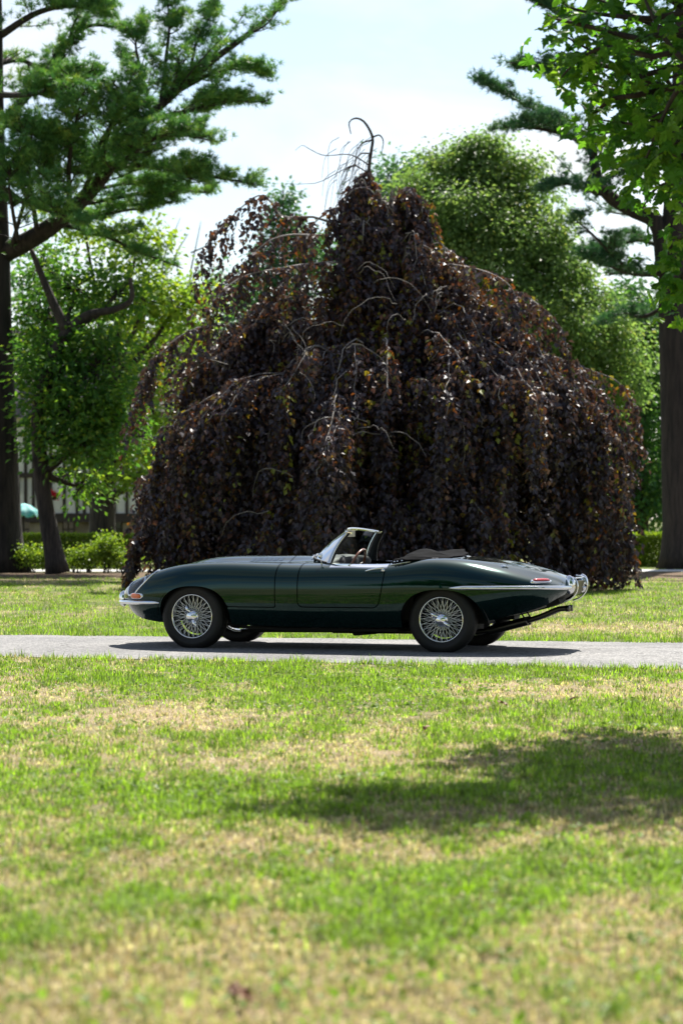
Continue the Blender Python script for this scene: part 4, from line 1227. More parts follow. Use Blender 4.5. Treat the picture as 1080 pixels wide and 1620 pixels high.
# ---- leafy trees on the left
D = 52.0
b0 = W(92, 908, D); b0[2] = 0
def B(px, py, dD, rx, rz, n, D=D):
    """blob: centre pixel, depth offset, half-width and half-height in pixels"""
    Dd = D + dD
    return (W(px, py, Dd), (rx / FPX * Dd, max(rx, rz) / FPX * Dd * .9, rz / FPX * Dd), n)
broadleaf('oak_tree', 'leafy green tree with dark leaning trunk right of the left pine', [b0, W(72, 800, D), W(64, 730, D), W(62, 650, D), W(80, 575, D), W(108, 520, D)], [.22, .175, .165, .155, .14, .12],
    [B(128, 648, -.2, 70, 48, 44), B(90, 600, 0, 48, 48, 26), B(155, 580, -.2, 58, 50, 32), B(125, 705, -.4, 56, 28, 24), B(178, 672, .4, 42, 44, 20),
     B(70, 505, 2, 45, 45, 18), B(118, 455, 1.5, 48, 36, 16), B(185, 465, .8, 45, 30, 14), B(66, 425, 3, 40, 36, 12), B(62, 690, 1.0, 26, 30, 9), B(130, 768, .4, 20, 28, 8), B(105, 550, .5, 50, 28, 16), B(45, 570, 3.5, 40, 50, 14)],
    .145, M_leaf_oak, M_bark_dark, per=46, clump=.42, seed=31,
    extra_limbs=[([W(105, 522, D), W(85, 480, D), W(68, 440, D)], W(50, 395, D), .12, .05), ([W(108, 522, D), W(140, 498, D), W(180, 490, D), W(208, 474, D)], W(206, 440, D), .11, .04)])
D = 62.5
b0 = W(162, 886, D); b0[2] = ground_z(0, D)
broadleaf('lime_tree', 'yellow green tree with straight dark trunk behind the hedge', [b0, W(162, 800, D), W(160, 700, D), W(175, 600, D)], [.36, .33, .30, .22],
    [B(218, 690, 0, 58, 55, 34, D), B(285, 480, 0, 55, 34, 30, D), B(250, 560, 1, 45, 50, 20, D), B(215, 752, -1, 42, 22, 13, D), B(215, 400, 1, 60, 50, 28, D), B(165, 500, 1, 55, 55, 22, D), B(235, 630, -1, 40, 40, 18, D), B(135, 355, 2, 60, 30, 20, D), B(320, 560, 2, 40, 45, 14, D), B(230, 480, -.5, 50, 40, 20, D)],
    .16, M_leaf_lime, M_bark_dark, per=42, clump=.5, seed=32)
D = 84.0
b0 = W(205, 900, D); b0[2] = -2.6
broadleaf('background_tree', 'blue green tree in the gap between left pine and purple beech', [b0, W(207, 700, D), W(213, 580, D), W(225, 480, D), W(235, 430, D)], [.34, .3, .25, .18, .1],
    [B(195, 560, 0, 50, 40, 26, D), B(225, 620, 0, 60, 60, 36, D), B(290, 560, 1, 60, 55, 30, D), B(90, 560, 1, 80, 90, 60, D), B(60, 450, 1, 70, 60, 30, D), B(330, 480, 1, 45, 60, 24, D), B(300, 690, 0, 90, 80, 55, D), B(120, 680, 1, 110, 60, 55, D), B(30, 640, 1, 60, 80, 40, D)],
    .20, M_leaf_blue, M_bark_dark, per=40, clump=.6, seed=33,
    extra_limbs=[([W(240, 450, D), W(270, 420, D), W(282, 395, D)], W(298, 370, D), .05, .012), ([W(300, 470, D), W(302, 430, D), W(310, 390, D)], W(318, 350, D), .04, .01), ([W(302, 400, D), W(330, 388, D), W(350, 380, D)], W(372, 374, D), .03, .008), ([W(255, 440, D), W(262, 400, D), W(275, 370, D)], W(285, 345, D), .03, .008)])
# spire of a conifer behind the beech
D = 72.0
b0 = W(452, 900, D); b0[2] = -1.2
broadleaf('spruce_tree', 'blue green pointed conifer showing behind the left shoulder of the beech', [b0, W(452, 700, D), W(450, 500, D), W(448, 300, D)], [.3, .24, .15, .02],
    [B(448, 325, 0, 10, 26, 12, D), B(450, 365, 0, 24, 26, 22, D), B(448, 410, 0, 38, 34, 34, D), B(440, 470, 0, 56, 45, 48, D), B(430, 550, 0, 70, 60, 60, D), B(410, 640, 0, 90, 70, 70, D), B(500, 400, 1, 30, 40, 22, D), B(395, 520, 1, 50, 80, 40, D)],
    .16, M_leaf_blue, M_bark_dark, per=40, clump=.34, seed=34, limbs=False)

# ---- trees on the right
D = 68.0
b0 = W(790, 898, D); b0[2] = -.3
broadleaf('locust_tree', 'broad feathery olive green tree rising behind the beech', [b0, W(785, 700, D), W(775, 560, D), W(768, 450, D), W(772, 330, D)], [.45, .40, .34, .26, .12],
    [B(755, 270, 0, 62, 45, 60, D), B(690, 285, .5, 50, 48, 46, D), B(815, 300, 0, 55, 50, 50, D), B(740, 350, -1, 80, 55, 80, D), B(840, 370, -1, 60, 50, 54, D), B(790, 420, -1.5, 95, 60, 95, D), B(880, 440, -1, 62, 60, 60, D), B(700, 410, -.5, 60, 60, 48, D),
     B(930, 520, -1.2, 65, 60, 62, D), B(850, 520, -2, 90, 60, 80, D), B(970, 590, -1.2, 60, 65, 60, D), B(760, 240, 0, 30, 28, 20, D), B(900, 610, -1, 80, 60, 60, D), B(655, 330, .5, 30, 60, 22, D)],
    .125, M_leaf_locust, M_bark_dark, per=84, clump=.42, seed=35, droop=.5,
    extra_limbs=[([W(772, 360, D), W(750, 320, D), W(735, 290, D)], W(715, 255, D), .08, .02), ([W(772, 360, D), W(800, 310, D), W(815, 280, D)], W(830, 250, D), .08, .02), ([W(770, 400, D), W(810, 370, D), W(850, 355, D)], W(890, 350, D), .09, .02)])
D = 80.0
b0 = W(640, 900, D); b0[2] = -2.4
broadleaf('background_tree', 'bluish light green tree peeping out between the beech tip and the olive tree', [b0, W(640, 700, D), W(640, 500, D), W(640, 350, D)], [.35, .3, .22, .08],
    [B(640, 290, 0, 42, 38, 30, D), B(610, 340, 0, 34, 50, 26, D), B(670, 350, 0, 40, 60, 30, D), B(640, 430, 0, 70, 70, 46, D), B(560, 430, 0, 60, 60, 36, D)],
    .18, M_leaf_blue, M_bark_dark, per=40, clump=.5, seed=36)
D = 74.0
b0 = W(1010, 890, D); b0[2] = -1.4
broadleaf('background_tree', 'mid green leafy tree between the beech and the right pine trunk', [b0, W(1008, 760, D), W(1004, 620, D), W(1000, 480, D)], [.34, .3, .22, .1],
    [B(1000, 480, 0, 50, 45, 40, D), B(1035, 540, 0, 50, 60, 40, D), B(985, 560, 1, 70, 60, 46, D), B(1020, 650, 0, 60, 60, 52, D), B(1015, 740, 0, 70, 60, 58, D), B(1030, 800, 0, 60, 36, 36, D), B(960, 660, 2, 60, 70, 40, D), B(965, 780, 2, 70, 60, 40, D)],
    .17, M_leaf_dark, M_bark_dark, per=44, clump=.5, seed=37)
D = 96.0
b0 = W(880, 900, D); b0[2] = -2.6
broadleaf('background_tree', 'pale green distant tree low behind the right side of the beech', [b0, W(880, 760, D), W(880, 640, D)], [.4, .34, .2],
    [B(900, 640, 0, 110, 80, 60, D), B(1020, 560, 2, 80, 60, 40, D), B(960, 740, 0, 120, 70, 60, D), B(1080, 640, 0, 90, 90, 50, D), B(1080, 780, 0, 90, 60, 40, D), B(820, 760, 0, 90, 80, 40, D)],
    .24, M_leaf_oak, M_bark_dark, per=40, clump=.75, seed=38)
# ------------------------------------------------------------------ weeping copper beech
BX, BD = 0.76, 42.0
r = np.random.default_rng(77)
beech = empty('weeping_beech', (BX, BD, 0))
tag(beech, 'huge weeping purple beech with drooping branches behind the car', 'tree')
o0 = np.array([BX, BD, 0.0])
MB().tube(bez([o0, o0 + [.05, 0, 1.5], o0 + [-.05, 0, 3.2], o0 + [-.15, 0, 4.8], W(600, 350, BD)], 24) - o0, np.interp(np.linspace(0, 1, 24), [0, .1, .5, 1], [.55, .42, .3, .09]), 14).build('trunk', M_bark_beech, beech)

ENV = np.array([(0, 3.70), (.9, 3.88), (2.1, 3.98), (2.8, 3.80), (3.4, 3.40), (4.0, 2.86), (4.6, 2.26), (5.2, 1.58), (5.6, 1.10), (6.0, .66), (6.4, .34), (6.8, .14), (7.2, .08)])
def env(z, az):
    """crown radius at a height, with lobes round the azimuth"""
    return np.interp(z, ENV[:, 0], ENV[:, 1]) * (.97 + .05 * np.sin(3 * az + 1.0 + z) + .05 * np.sin(7 * az - 1.7 * z) + .04 * np.sin(13 * az + 2.9 * z))
twigs = MB(); strands = []           # strands: polylines of hanging shoots
def hang(p, ln, outv, rr):
    n = max(4, int(ln / .13))
    t = np.linspace(0, 1, n)[:, None]
    w = np.cumsum(rr.normal(size=(n, 3)) * [.017, .017, 0], axis=0)
    q = p + np.array([0, 0, -1.0]) * t * ln + outv * (.10 * ln * np.sin(t * 1.6)) + w
    q[:, 2] = np.maximum(q[:, 2], .04 + .05 * rr.random())
    return q
def cascade(path, r0, density, lmin, lmax, start=.3, width=.22, thick_n=7):
    """a limb that arches out and down with curtains of leafy shoots under it"""
    twigs.tube(path - o0, np.linspace(r0, .006, len(path)), thick_n, cap=False)
    seg = np.linalg.norm(np.diff(path, axis=0), axis=1); L_ = seg.sum(); cs = np.concatenate([[0], np.cumsum(seg)]) / L_
    k = int(L_ * (1 - start) * density)
    for t in start + (1 - start) * np.sort(r.random(k)):
        p = np.array([np.interp(t, cs, path[:, j]) for j in range(3)])
        T = np.array([np.interp(min(t + .03, 1), cs, path[:, j]) for j in range(3)]) - p
        T[2] = 0; T /= np.linalg.norm(T) + 1e-9
        sd = np.array([-T[1], T[0], 0])
        off = r.normal() * width
        a = p + sd * off + T * abs(off) * .3 + np.array([0, 0, -.10 * abs(off)])
        ln = lmin + (lmax - lmin) * r.random() ** 1.6
        q = hang(a, ln, T, r)
        q = np.vstack([p[None], (p + a)[None] / 2 + [0, 0, .03], q])
        strands.append(q)
# tiers: groups of limbs that arch out together, with dark hollows between them
for i in range(84):
    front = r.random() < .74
    az0 = (r.random() - .5) * np.pi * 1.2 - np.pi / 2 if front else r.random() * np.pi
    zt0 = 6.4 * (1 - r.random() ** .72) * .94 + .75
    Rk = .60 + .47 * r.random()
    hang_len = .55 + 1.0 * r.random()
    for m in range(3 + int(r.random() * 3)):
        az = az0 + r.normal() * .11 / max(env(zt0, az0) / 3, .35)
        zt = zt0 + r.normal() * .13
        R = env(zt, az) * Rk * (.95 + .1 * r.random())
        dv = np.array([np.cos(az), np.sin(az), 0])
        z0 = min(zt + .3 + .5 * r.random(), 6.6)
        sidew = np.array([-dv[1], dv[0], 0])
        bend = r.normal() * .2
        ts = np.linspace(0, 1, 12)
        start_r = .15 + .35 * R
        rr_ = start_r + (R - start_r) * ts ** .8
        arch = (.18 + .22 * r.random()) * np.sin(np.pi * np.minimum(ts * 1.05, 1))
        zz = z0 + (zt - z0) * ts ** 1.6 + arch
        P = o0 + dv * rr_[:, None] + sidew * (bend * R * ts ** 2 * .5)[:, None]
        P[:, 2] = zz
        dl = (.25 + .8 * r.random()) * min(1, zt / 1.5)
        ts2 = np.linspace(.12, 1, 7)
        D2_ = P[-1] + dv * (.14 * np.sin(ts2 * 1.4))[:, None]; D2_[:, 2] -= dl * ts2 ** 1.3
        P = np.vstack([P, D2_]); P[:, :2] += np.cumsum(r.normal(size=(len(P), 2)) * .034, axis=0); P[:, 2] += r.normal(size=len(P)) * .03
        P[:, 2] = np.maximum(P[:, 2], .06)
        cascade(P, .007 + .008 * r.random(), 22, .3, hang_len * 1.15 if zt > 1.2 else .8, start=.34, width=.13)
# lower skirt reaching the ground
for i in range(120):
    az = (r.random() - .5) * np.pi * 1.25 - np.pi / 2 if r.random() < .8 else r.random() * np.pi
    zt = .7 + 1.5 * r.random(); R = env(zt, az) * (.74 + .25 * r.random())
    p = o0 + np.array([np.cos(az) * R, np.sin(az) * R, zt])
    for k in range(8):
        a = p + r.normal(size=3) * [.11, .11, .10]
        strands.append(hang(a, zt - .02 - .5 * r.random() ** 2, np.array([np.cos(az), np.sin(az), 0]), r))
# curtain deeper inside so that one does not look straight through
for i in range(2200):
    az = r.random() * 2 * np.pi; zt = .8 + 5.0 * r.random(); R = env(zt, az) * (.30 + .36 * r.random())
    strands.append(hang(o0 + np.array([np.cos(az) * R, np.sin(az) * R, zt]), .5 + .9 * r.random(), np.array([np.cos(az), np.sin(az), 0]), r))
for i in range(900):
    az = r.random() * 2 * np.pi; zt = .9 + 3.6 * r.random(); R = env(zt, az) * (.08 + .34 * r.random())
    strands.append(hang(o0 + np.array([np.cos(az) * R, np.sin(az) * R, zt]), .6 + .9 * r.random(), np.array([np.cos(az), np.sin(az), 0]), r))
# the arm on the left, the second peak and the crown tip
def px_path(*pts, D=BD, n=24):
    return bez([W(x, y, D + dd) for x, y, dd in pts], n)
cascade(px_path((590, 345, 0), (530, 352, -.3), (493, 343, -.5), (446, 343, -.6), (429, 320, -.7), (411, 309, -.8), (389, 322, -.9), (358, 352, -1), (336, 378, -1.1), (326, 400, -1.1)), .026, 16, .35, 1.5, start=.30, width=.16)
cascade(px_path((560, 370, 0), (500, 372, -.9), (455, 372, -1.3), (420, 385, -1.5), (385, 420, -1.7), (370, 450, -1.8)), .022, 16, .3, 1.2, start=.25, width=.2)
cascade(px_path((600, 420, 0), (520, 415, -1), (440, 425, -1.8), (380, 440, -2.2), (340, 475, -2.5), (320, 520, -2.6)), .022, 16, .3, 1.2, start=.3, width=.2)
cascade(px_path((600, 360, 0), (620, 325, -.2), (640, 302, -.3), (652, 300, -.3), (664, 320, -.4), (672, 360, -.5)), .022, 42, .25, 1.0, start=.25, width=.11)
cascade(px_path((590, 345, 0), (600, 330, -.3), (585, 300, -.3), (560, 300, -.4), (545, 320, -.4), (540, 360, -.5)), .018, 26, .3, .9, start=.2, width=.12)
cascade(px_path((586, 320, 0), (575, 285, -.2), (566, 290, -.2), (556, 310, -.3)), .02, 26, .2, .6, start=.2, width=.09)
for dd in (-.9, -.3, .3):
    cascade(px_path((430, 770, dd), (340, 765, dd - .2), (275, 780, dd - .3), (235, 815, dd - .3), (214, 870, dd - .3), (206, 905, dd - .3)), .018, 22, .25, .8, start=.2, width=.16)
for x_, y_ in ((575, 285), (585, 300), (566, 305), (560, 330), (590, 330)):
    cascade(px_path((592, 350, .1), (x_ + 8, y_ - 8, .1 * r.normal()), (x_ - 6, y_ - 4, -.1), (x_ - 14, y_ + 22, -.15 + .1 * r.normal())), .014, 30, .2, .75, start=.25, width=.09)
for x_, y_ in ((648, 300), (640, 312), (658, 325), (632, 330)):
    cascade(px_path((606, 372, .1), (x_ - 14, y_ + 6, 0), (x_, y_, -.1), (x_ + 12, y_ + 30, -.2)), .014, 28, .2, .8, start=.3, width=.08)
cascade(px_path((560, 330, 0), (528, 330, -.4), (500, 350, -.6), (480, 378, -.7)), .025, 22, .3, .9, start=.2, width=.14)
cascade(px_path((620, 400, 0), (690, 415, -.8), (750, 425, -1.4), (790, 440, -1.8), (812, 462, -2), (820, 500, -2.1)), .022, 22, .3, 1.2, start=.3, width=.2)
cascade(px_path((680, 470, 0), (800, 460, -.6), (860, 490, -1), (890, 530, -1.2), (900, 580, -1.2)), .022, 20, .3, 1.1, start=.35, width=.2)
cascade(px_path((700, 560, 0), (850, 560, 0), (930, 585, 0), (978, 606, 0), (1000, 650, 0), (1018, 715, 0)), .018, 13, .3, .9, start=.35, width=.18)
cascade(px_path((560, 560, 0), (400, 520, -.3), (310, 520, -.5), (250, 565, -.6), (222, 620, -.6), (212, 650, -.6)), .022, 18, .3, 1.2, start=.35, width=.18)
cascade(px_path((520, 700, 0), (380, 690, .2), (300, 700, .2), (245, 745, .2), (235, 790, .2)), .022, 18, .3, 1.0, start=.35, width=.18)
for x0, y0 in ((970, 640), (945, 690), (985, 770), (930, 600), (990, 840)):
    cascade(px_path((x0 - 260, y0 - 10, 0), (x0 - 120, y0 - 40, -.3), (x0 - 30, y0 - 25, -.4), (x0, y0 + 5, -.5), (x0 + 8, y0 + 50, -.5)), .018, 18, .3, 1.1, start=.35, width=.18)
# bare crooked leader and fine leafless shoots above the crown
dead = MB()
def bare(pts, ra, rb, n=26):
    dead.tube(px_path(*pts, n=n) - o0, np.linspace(ra, rb, n), 6)
bare([(600, 352, 0), (595, 345, 0), (587, 319, 0), (583, 274, 0), (587, 239, .05), (589, 217, .1), (577, 194, .1), (563, 187, .1), (552, 194, .05), (555, 212, 0)], .050, .008)
bare([(589, 217, .1), (600, 214, .15), (606, 224, .2), (603, 245, .25)], .02, .005, 14)
bare([(587, 222, .1), (574, 226, 0), (565, 238, -.05), (562, 262, -.1)], .02, .005, 14)
bare([(585, 243, .05), (572, 243, 0), (562, 254, 0), (556, 280, 0), (550, 300, 0)], .016, .004, 14)
bare([(584, 262, 0), (566, 250, -.1), (548, 244, -.2), (513, 246, -.4), (490, 236, -.5), (478, 230, -.55), (467, 238, -.6)], .013, .003, 20)
bare([(583, 274, 0), (560, 262, -.1), (540, 270, -.2), (505, 288, -.35), (480, 291, -.5), (455, 291, -.6)], .013, .003, 20)
for k in range(42):
    x = 530 + 66 * r.random(); y = 215 + 75 * r.random()
    bare([(x, y, .1 * r.normal()), (x - 8 - 10 * r.random(), y + 14, .1 * r.normal()), (x - 14 - 10 * r.random(), y + 40 + 30 * r.random(), .1 * r.normal())], .006, .0025, 8)
dead.build('bare_leader', bark_mat('silhouette_bark', (0.030, 0.022, 0.018), (0.085, 0.065, 0.052), 6, .5, .3), beech)['kind'] = 'stuff'  # leader bark coloured darker to stand for its silhouette against the sky
# pale bowed twigs lying over the outer face
for k in range(34):
    az = -np.pi / 2 + (r.random() - .5) * 2.6; zt = .9 + 4.6 * r.random() ** .9
    R = env(zt, az) * (.97 + .05 * r.random())
    dv = np.array([np.cos(az), np.sin(az), 0]); sv = np.array([-dv[1], dv[0], 0]) * r.choice([-1, 1])
    p = o0 + dv * (R - .25) + [0, 0, zt + .15]
    ln = .4 + .7 * r.random()
    P = bez([p, p + dv * .25 + sv * ln * .4 + [0, 0, .10 * ln], p + dv * .36 + sv * ln * .8 + [0, 0, -.15 * ln], p + dv * .40 + sv * ln + [0, 0, -.6 * ln]], 12)
    P += np.cumsum(r.normal(size=P.shape) * .022, axis=0)
    twigs.tube(P - o0, np.linspace(.007, .0025, 12), 5, cap=False)
tw = twigs.build('branches', M_bark_beech, beech); tw['kind'] = 'stuff'
# leaves along every shoot
LP, LA, LN, LR, LS = [], [], [], [], []
SH = MB()
for q in strands:
    seg = np.linalg.norm(np.diff(q, axis=0), axis=1); L_ = seg.sum(); cs = np.concatenate([[0], np.cumsum(seg)])
    n = max(3, int(L_ / .043))
    t = np.sort(r.random(n)) * L_
    p = np.stack([np.interp(t, cs, q[:, j]) for j in range(3)], -1)
    sd = r.normal(size=(n, 3)) * [1, 1, .35]
    LP.append(p + sd * .012); LA.append(unit(unit(sd) * .75 + np.array([0, 0, -.85]) + r.normal(size=(n, 3)) * .25))
    LN.append(unit(np.stack([sd[:, 0] + r.normal(size=n) * .8, sd[:, 1] + r.normal(size=n) * .8, .7 + .5 * r.random(n)], -1)))
    inner = np.hypot(*(q[-1, :2] - o0[:2])) / max(env(q[-1, 2], 0), .3)
    high = q[0, 2] / 7
    tone = .34 + .17 * r.normal() + (.16 if inner < .72 else 0) + .05 * high
    if r.random() < .10: tone += .3
    LR.append(np.clip(tone + r.normal(size=n) * .19, 0, 1)); LS.append(.6 + .8 * r.random(n))
LP = np.concatenate(LP); LA = np.concatenate(LA); LN = np.concatenate(LN); LR = np.concatenate(LR); LS = np.concatenate(LS)
print('beech leaves', len(LP))
leaves_object('crown', LP, LA, LN, .096 * LS, .068 * LS, LR, M_beech, beech, o0)['kind'] = 'stuff'

# ------------------------------------------------------------------ maple overhanging from the right
r = np.random.default_rng(5)
MD = 15.4
mo = np.array([5.6, 17.0, 0.0])
maple = empty('maple_tree', tuple(mo))
tag(maple, 'maple with large lobed leaves overhanging the upper right corner', 'tree')
MB().tube(bez([mo, mo + [-.05, 0, 1.5], mo + [-.1, -.1, 3.0], mo + [-.2, -.2, 5.5], mo + [-.3, -.2, 8.5]], 24) - mo, np.linspace(.30, .05, 24), 14).build('trunk', M_bark_dark, maple)
M_maple = leaf_mat('maple_leaf', [(0.0, (0.026, 0.100, 0.018)), (0.5, (0.066, 0.185, 0.024)), (1.0, (0.160, 0.300, 0.034))], trans=0.55, rough=0.45)
half = [(0, 0), (.10, -.02), (.30, -.10), (.26, .04), (.52, .12), (.42, .22), (.58, .40), (.44, .40), (.36, .46), (.22, .40), (.26, .62), (.16, .66), (.12, .84), (0, 1.0)]
outl = half + [(-x, y) for x, y in half[-2:0:-1]]
def leaf_proto(k):
    rr = np.random.default_rng(100 + k)
    V = [(x * (1 + .1 * rr.normal()), y, -.35 * (x * x + (y - .35) ** 2) * (.5 + rr.random()) + .05 * rr.normal()) for x, y in outl]
    V = np.array(V + [(0, .32, .02)]); n = len(outl)
    T_ = np.array([[i, (i + 1) % n, n] for i in range(n)])
    return V, T_
protos = [leaf_proto(k) for k in range(6)]
# twigs through the visible sprays; pixel sprays at their own depths
sprays = [((1085, 150), (1000, 118), (930, 78), (862, 40), 0.0), ((1085, 175), (1020, 150), (960, 140), (905, 120), .5), ((1085, 60), (1010, 30), (960, 5), (900, -20), .3), ((1085, 230), (1040, 205), (990, 195), (950, 190), -.3),
          ((1085, 250), (1050, 240), (1010, 250), (985, 270), .2), ((1085, 300), (1060, 290), (1035, 300), (1015, 330), .4), ((1085, 100), (1050, 60), (1020, 0), (1000, -60), -.5), ((1085, 370), (1070, 380), (1055, 400), (1045, 420), -.2),
          ((1085, 430), (1075, 440), (1068, 455), (1062, 475), .1), ((1090, 200), (1050, 120), (990, 60), (940, 50), 1.2), ((1090, 20), (1040, -10), (960, -40), (880, -60), .6), ((1090, 330), (1060, 250), (1030, 180), (1000, 150), 1.2), ((1090, 120), (1060, 160), (1030, 230), (1010, 280), -.8)]
sprays += [((1010, 120), (940, 100), (890, 92), (872, 100), .2), ((1010, 62), (930, 42), (880, 30), (865, 22), -.2), ((1010, 150), (965, 158), (938, 180), (918, 165), .1), ((1030, 90), (960, 75), (915, 95), (880, 130), -.3), ((1030, 30), (970, 25), (910, 15), (872, -5), .1), ((1050, 190), (1000, 185), (970, 200), (945, 215), .4)]
for k in range(9):
    y0 = -40 + 330 * r.random(); x1 = np.interp(y0, [0, 150, 260, 350, 480], [960, 985, 1020, 1050, 1068]) + 30 * r.random()
    sprays.append(((1180, y0 - 60 + 30 * r.normal()), (1120, y0 - 40), ((1090 + x1) / 2, y0 - 15), (x1, y0 + 25 * r.random()), -1.0 + 2.6 * r.random()))
br = MB(); LPm = []
for *pts, dd in sprays:
    P = bez([W(x, y, MD + dd + .15 * i) for i, (x, y) in enumerate(pts)], 16)
    P = np.vstack([P[0] + [1.4, .3, .35], P])
    br.tube(P - mo, np.linspace(.022, .004, len(P)), 6)
    nlf = 36
    for t in np.linspace(0.06, 1, nlf):
        i = t * (len(P) - 2) + 1; a = P[int(min(i, len(P) - 1))]
        q = a + r.normal(size=3) * [.085, .2, .085]; q[2] -= .05
        LPm.append((q, .5 + .2 * r.normal()))
# the rest of the crown, beyond the frame, up to the shaded patch it throws on the lawn
shade = [(2.75, 15.2, 4.2, .6, 40), (3.4, 15.7, 4.2, .7, 40), (.2, 10.45, 6.4, .6, 34), (.9, 10.9, 6.2, .85, 44), (1.6, 11.6, 5.6, .9, 50), (2.4, 11.0, 6.2, .9, 50), (2.2, 12.8, 5.2, .85, 44), (3.2, 12.2, 5.8, 1.0, 60), (3.0, 13.8, 4.6, .9, 48), (3.9, 13.6, 5.2, 1.0, 56), (3.6, 10.6, 7.2, 1.0, 50), (4.6, 12.2, 6.6, 1.1, 60), (1.2, 12.2, 5.6, .6, 26), (4.4, 14.6, 4.4, 1.0, 50), (2.0, 10.1, 6.6, .6, 26), (5.4, 11.4, 7.4, 1.1, 60), (5.6, 13.4, 6.4, 1.2, 60), (6.6, 12.4, 7.0, 1.2, 50), (2.6, 9.0, 7.2, .5, 34), (3.3, 9.2, 7.2, .7, 40), (2.9, 9.6, 7.0, .7, 40), (2.2, 9.4, 7.2, .5, 24), (1.7, 12.6, 5.4, .7, 40), (2.7, 13.2, 5.0, .8, 44), (.4, 10.7, 6.4, .6, 36), (3.4, 14.9, 4.2, .7, 40)]
tanE = math.tan(rad(SUN_EL)); FP, FA, FN, FR, FS = [], [], [], [], []
for xs_, ys_, z_, rr0, cnt in shade:
    c = np.array([xs_ + math.sin(rad(SUN_AZ)) * z_ / tanE, ys_ + math.cos(rad(SUN_AZ)) * z_ / tanE, z_])
    pth = limb_path(mo + [-.2, -.2, min(z_ - .6, 5.0)], c, sag=.2, n=12, r=r)
    br.tube(pth - mo, np.linspace(.07, .012, 12), 7)
    for k in range(cnt):
        q = c + rand_dirs(1, r)[0] * rr0 * (.25 + .75 * r.random()) * [1, 1, .75]
        for j in range(12):
            p = q + r.normal(size=3) * [.20, .20, .12]
            FP.append(p); FA.append(unit(np.append(r.normal(size=2), -.5))); FN.append(unit(r.normal(size=3) * .6 + [0, 0, 1])); FR.append(np.clip(.45 + .2 * r.normal(), 0, 1)); FS.append(.15 * (.7 + .5 * r.random()))
br.build('branches', M_bark_dark, maple)['kind'] = 'stuff'
def in_frame_x(p): return abs(p[0] / p[1] * FPX) < 560 and p[2] > 1.5 and (p[2] - CAM_H) / p[1] * FPX < YH + 25
meshes = []
for k, (V, T_) in enumerate(protos):
    for tone in (.15, .5, .85):
        meshes.append(raw_mesh('maple_leaf', V, [T_], M_maple, False, {'rnd': np.full(len(V), tone)}))
from mathutils import Matrix
order = sorted(LPm, key=lambda s: 0 if in_frame_x(s[0]) else 1)
MV, MT, MR, nm = [], [], [], 0
for i, (q, tone) in enumerate(order):
    size = .108 * (.75 + .5 * r.random())
    ax = unit(np.append(r.normal(size=2) * .8 + [-.35, -.2], -.55 + .3 * r.normal())); nn = unit(r.normal(size=3) * .5 + [0, -.25, 1.0])
    sv = unit(np.cross(ax, nn)); nn = np.cross(sv, ax)
    M3 = np.stack([sv, ax, nn], 1) * size
    if i < 300:
        o = bpy.data.objects.new('leaf', meshes[(i * 7) % len(meshes)])
        COL.objects.link(o); o.parent = maple
        m4 = np.eye(4); m4[:3, :3] = M3; m4[:3, 3] = q - mo
        o.matrix_local = Matrix(m4.tolist())
    else:
        V, T_ = protos[i % 6]
        MV.append(V @ M3.T + q - mo); MT.append(T_ + nm); nm += len(V); MR.append(np.full(len(V), np.clip(tone, 0, 1)))
V2, q2 = leaf_quads(np.array(FP), np.array(FA), np.array(FN), np.array(FS), np.array(FS) * .95)
tri2 = np.concatenate([q2[:, [0, 1, 2]], q2[:, [0, 2, 3]]]) + nm
MV.append(V2 - mo); MT.append(tri2); MR.append(np.repeat(np.array(FR), 4))
me = raw_mesh('crown', np.concatenate(MV), [np.concatenate(MT)], M_maple, False, {'rnd': np.concatenate(MR)})
link('crown', me, maple)['kind'] = 'stuff'

# ------------------------------------------------------------------ hedges and shrubs
M_hedge = leaf_mat('hedge_leaf', [(0.0, (0.085, 0.160, 0.024)), (0.5, (0.170, 0.260, 0.030)), (1.0, (0.290, 0.360, 0.040))], trans=0.45)
M_shrub = leaf_mat('shrub_leaf', [(0.0, (0.070, 0.140, 0.026)), (0.5, (0.140, 0.230, 0.032)), (1.0, (0.250, 0.320, 0.040))], trans=0.45)
def hedge(label, x0, x1, y, h, depth, n, seed, base=0.0):
    r = np.random.default_rng(seed)
    c = np.array([(x0 + x1) / 2, y, base])
    root = empty('clipped_hedge', tuple(c)); tag(root, label, 'hedge')
    L_ = x1 - x0
    u = r.random((n, 3)); f = r.random(n)
    p = np.stack([(u[:, 0] - .5) * L_, (u[:, 1] - .5) * depth, u[:, 2] * h], -1)
    top = f < .4; p[top, 2] = h + r.normal(size=top.sum()) * .02
    fr = (f > .4) & (f < .8); p[fr, 1] = -depth / 2 + r.normal(size=fr.sum()) * .03
    ax = unit(r.normal(size=(n, 3)) + [0, -.2, .3]); nr = unit(r.normal(size=(n, 3)) + [0, -.4, .6])
    s = .07 * (.7 + .6 * r.random(n))
    leaves_object('foliage', p, ax, nr, s, s * .6, np.clip(.5 + .2 * r.normal(size=n), 0, 1), M_hedge, root, np.zeros(3))['kind'] = 'stuff'
    mb = MB()
    for x in np.arange(x0 + .15, x1, .35):
        mb.tube(np.array([[x - c[0], 0, -.02], [x - c[0] + .05 * r.normal(), .05 * r.normal(), h * .8]]), [.02, .008], 5)
    mb.build('stems', M_bark_dark, root)['kind'] = 'stuff'
hx = lambda px, D: (px - 540) / FPX * D
hedge('long clipped hedge with flat bright top in front of the house', hx(-140, 60), hx(212, 60), 60, .74, .8, 24000, 1)
hedge('short clipped hedge beside the right pine trunk', hx(985, 59), hx(1062, 59), 59, .76, .8, 7000, 2)
hedge('clipped hedge right of the right pine trunk', hx(1092, 59), hx(1300, 59), 59, .78, .8, 9000, 3)
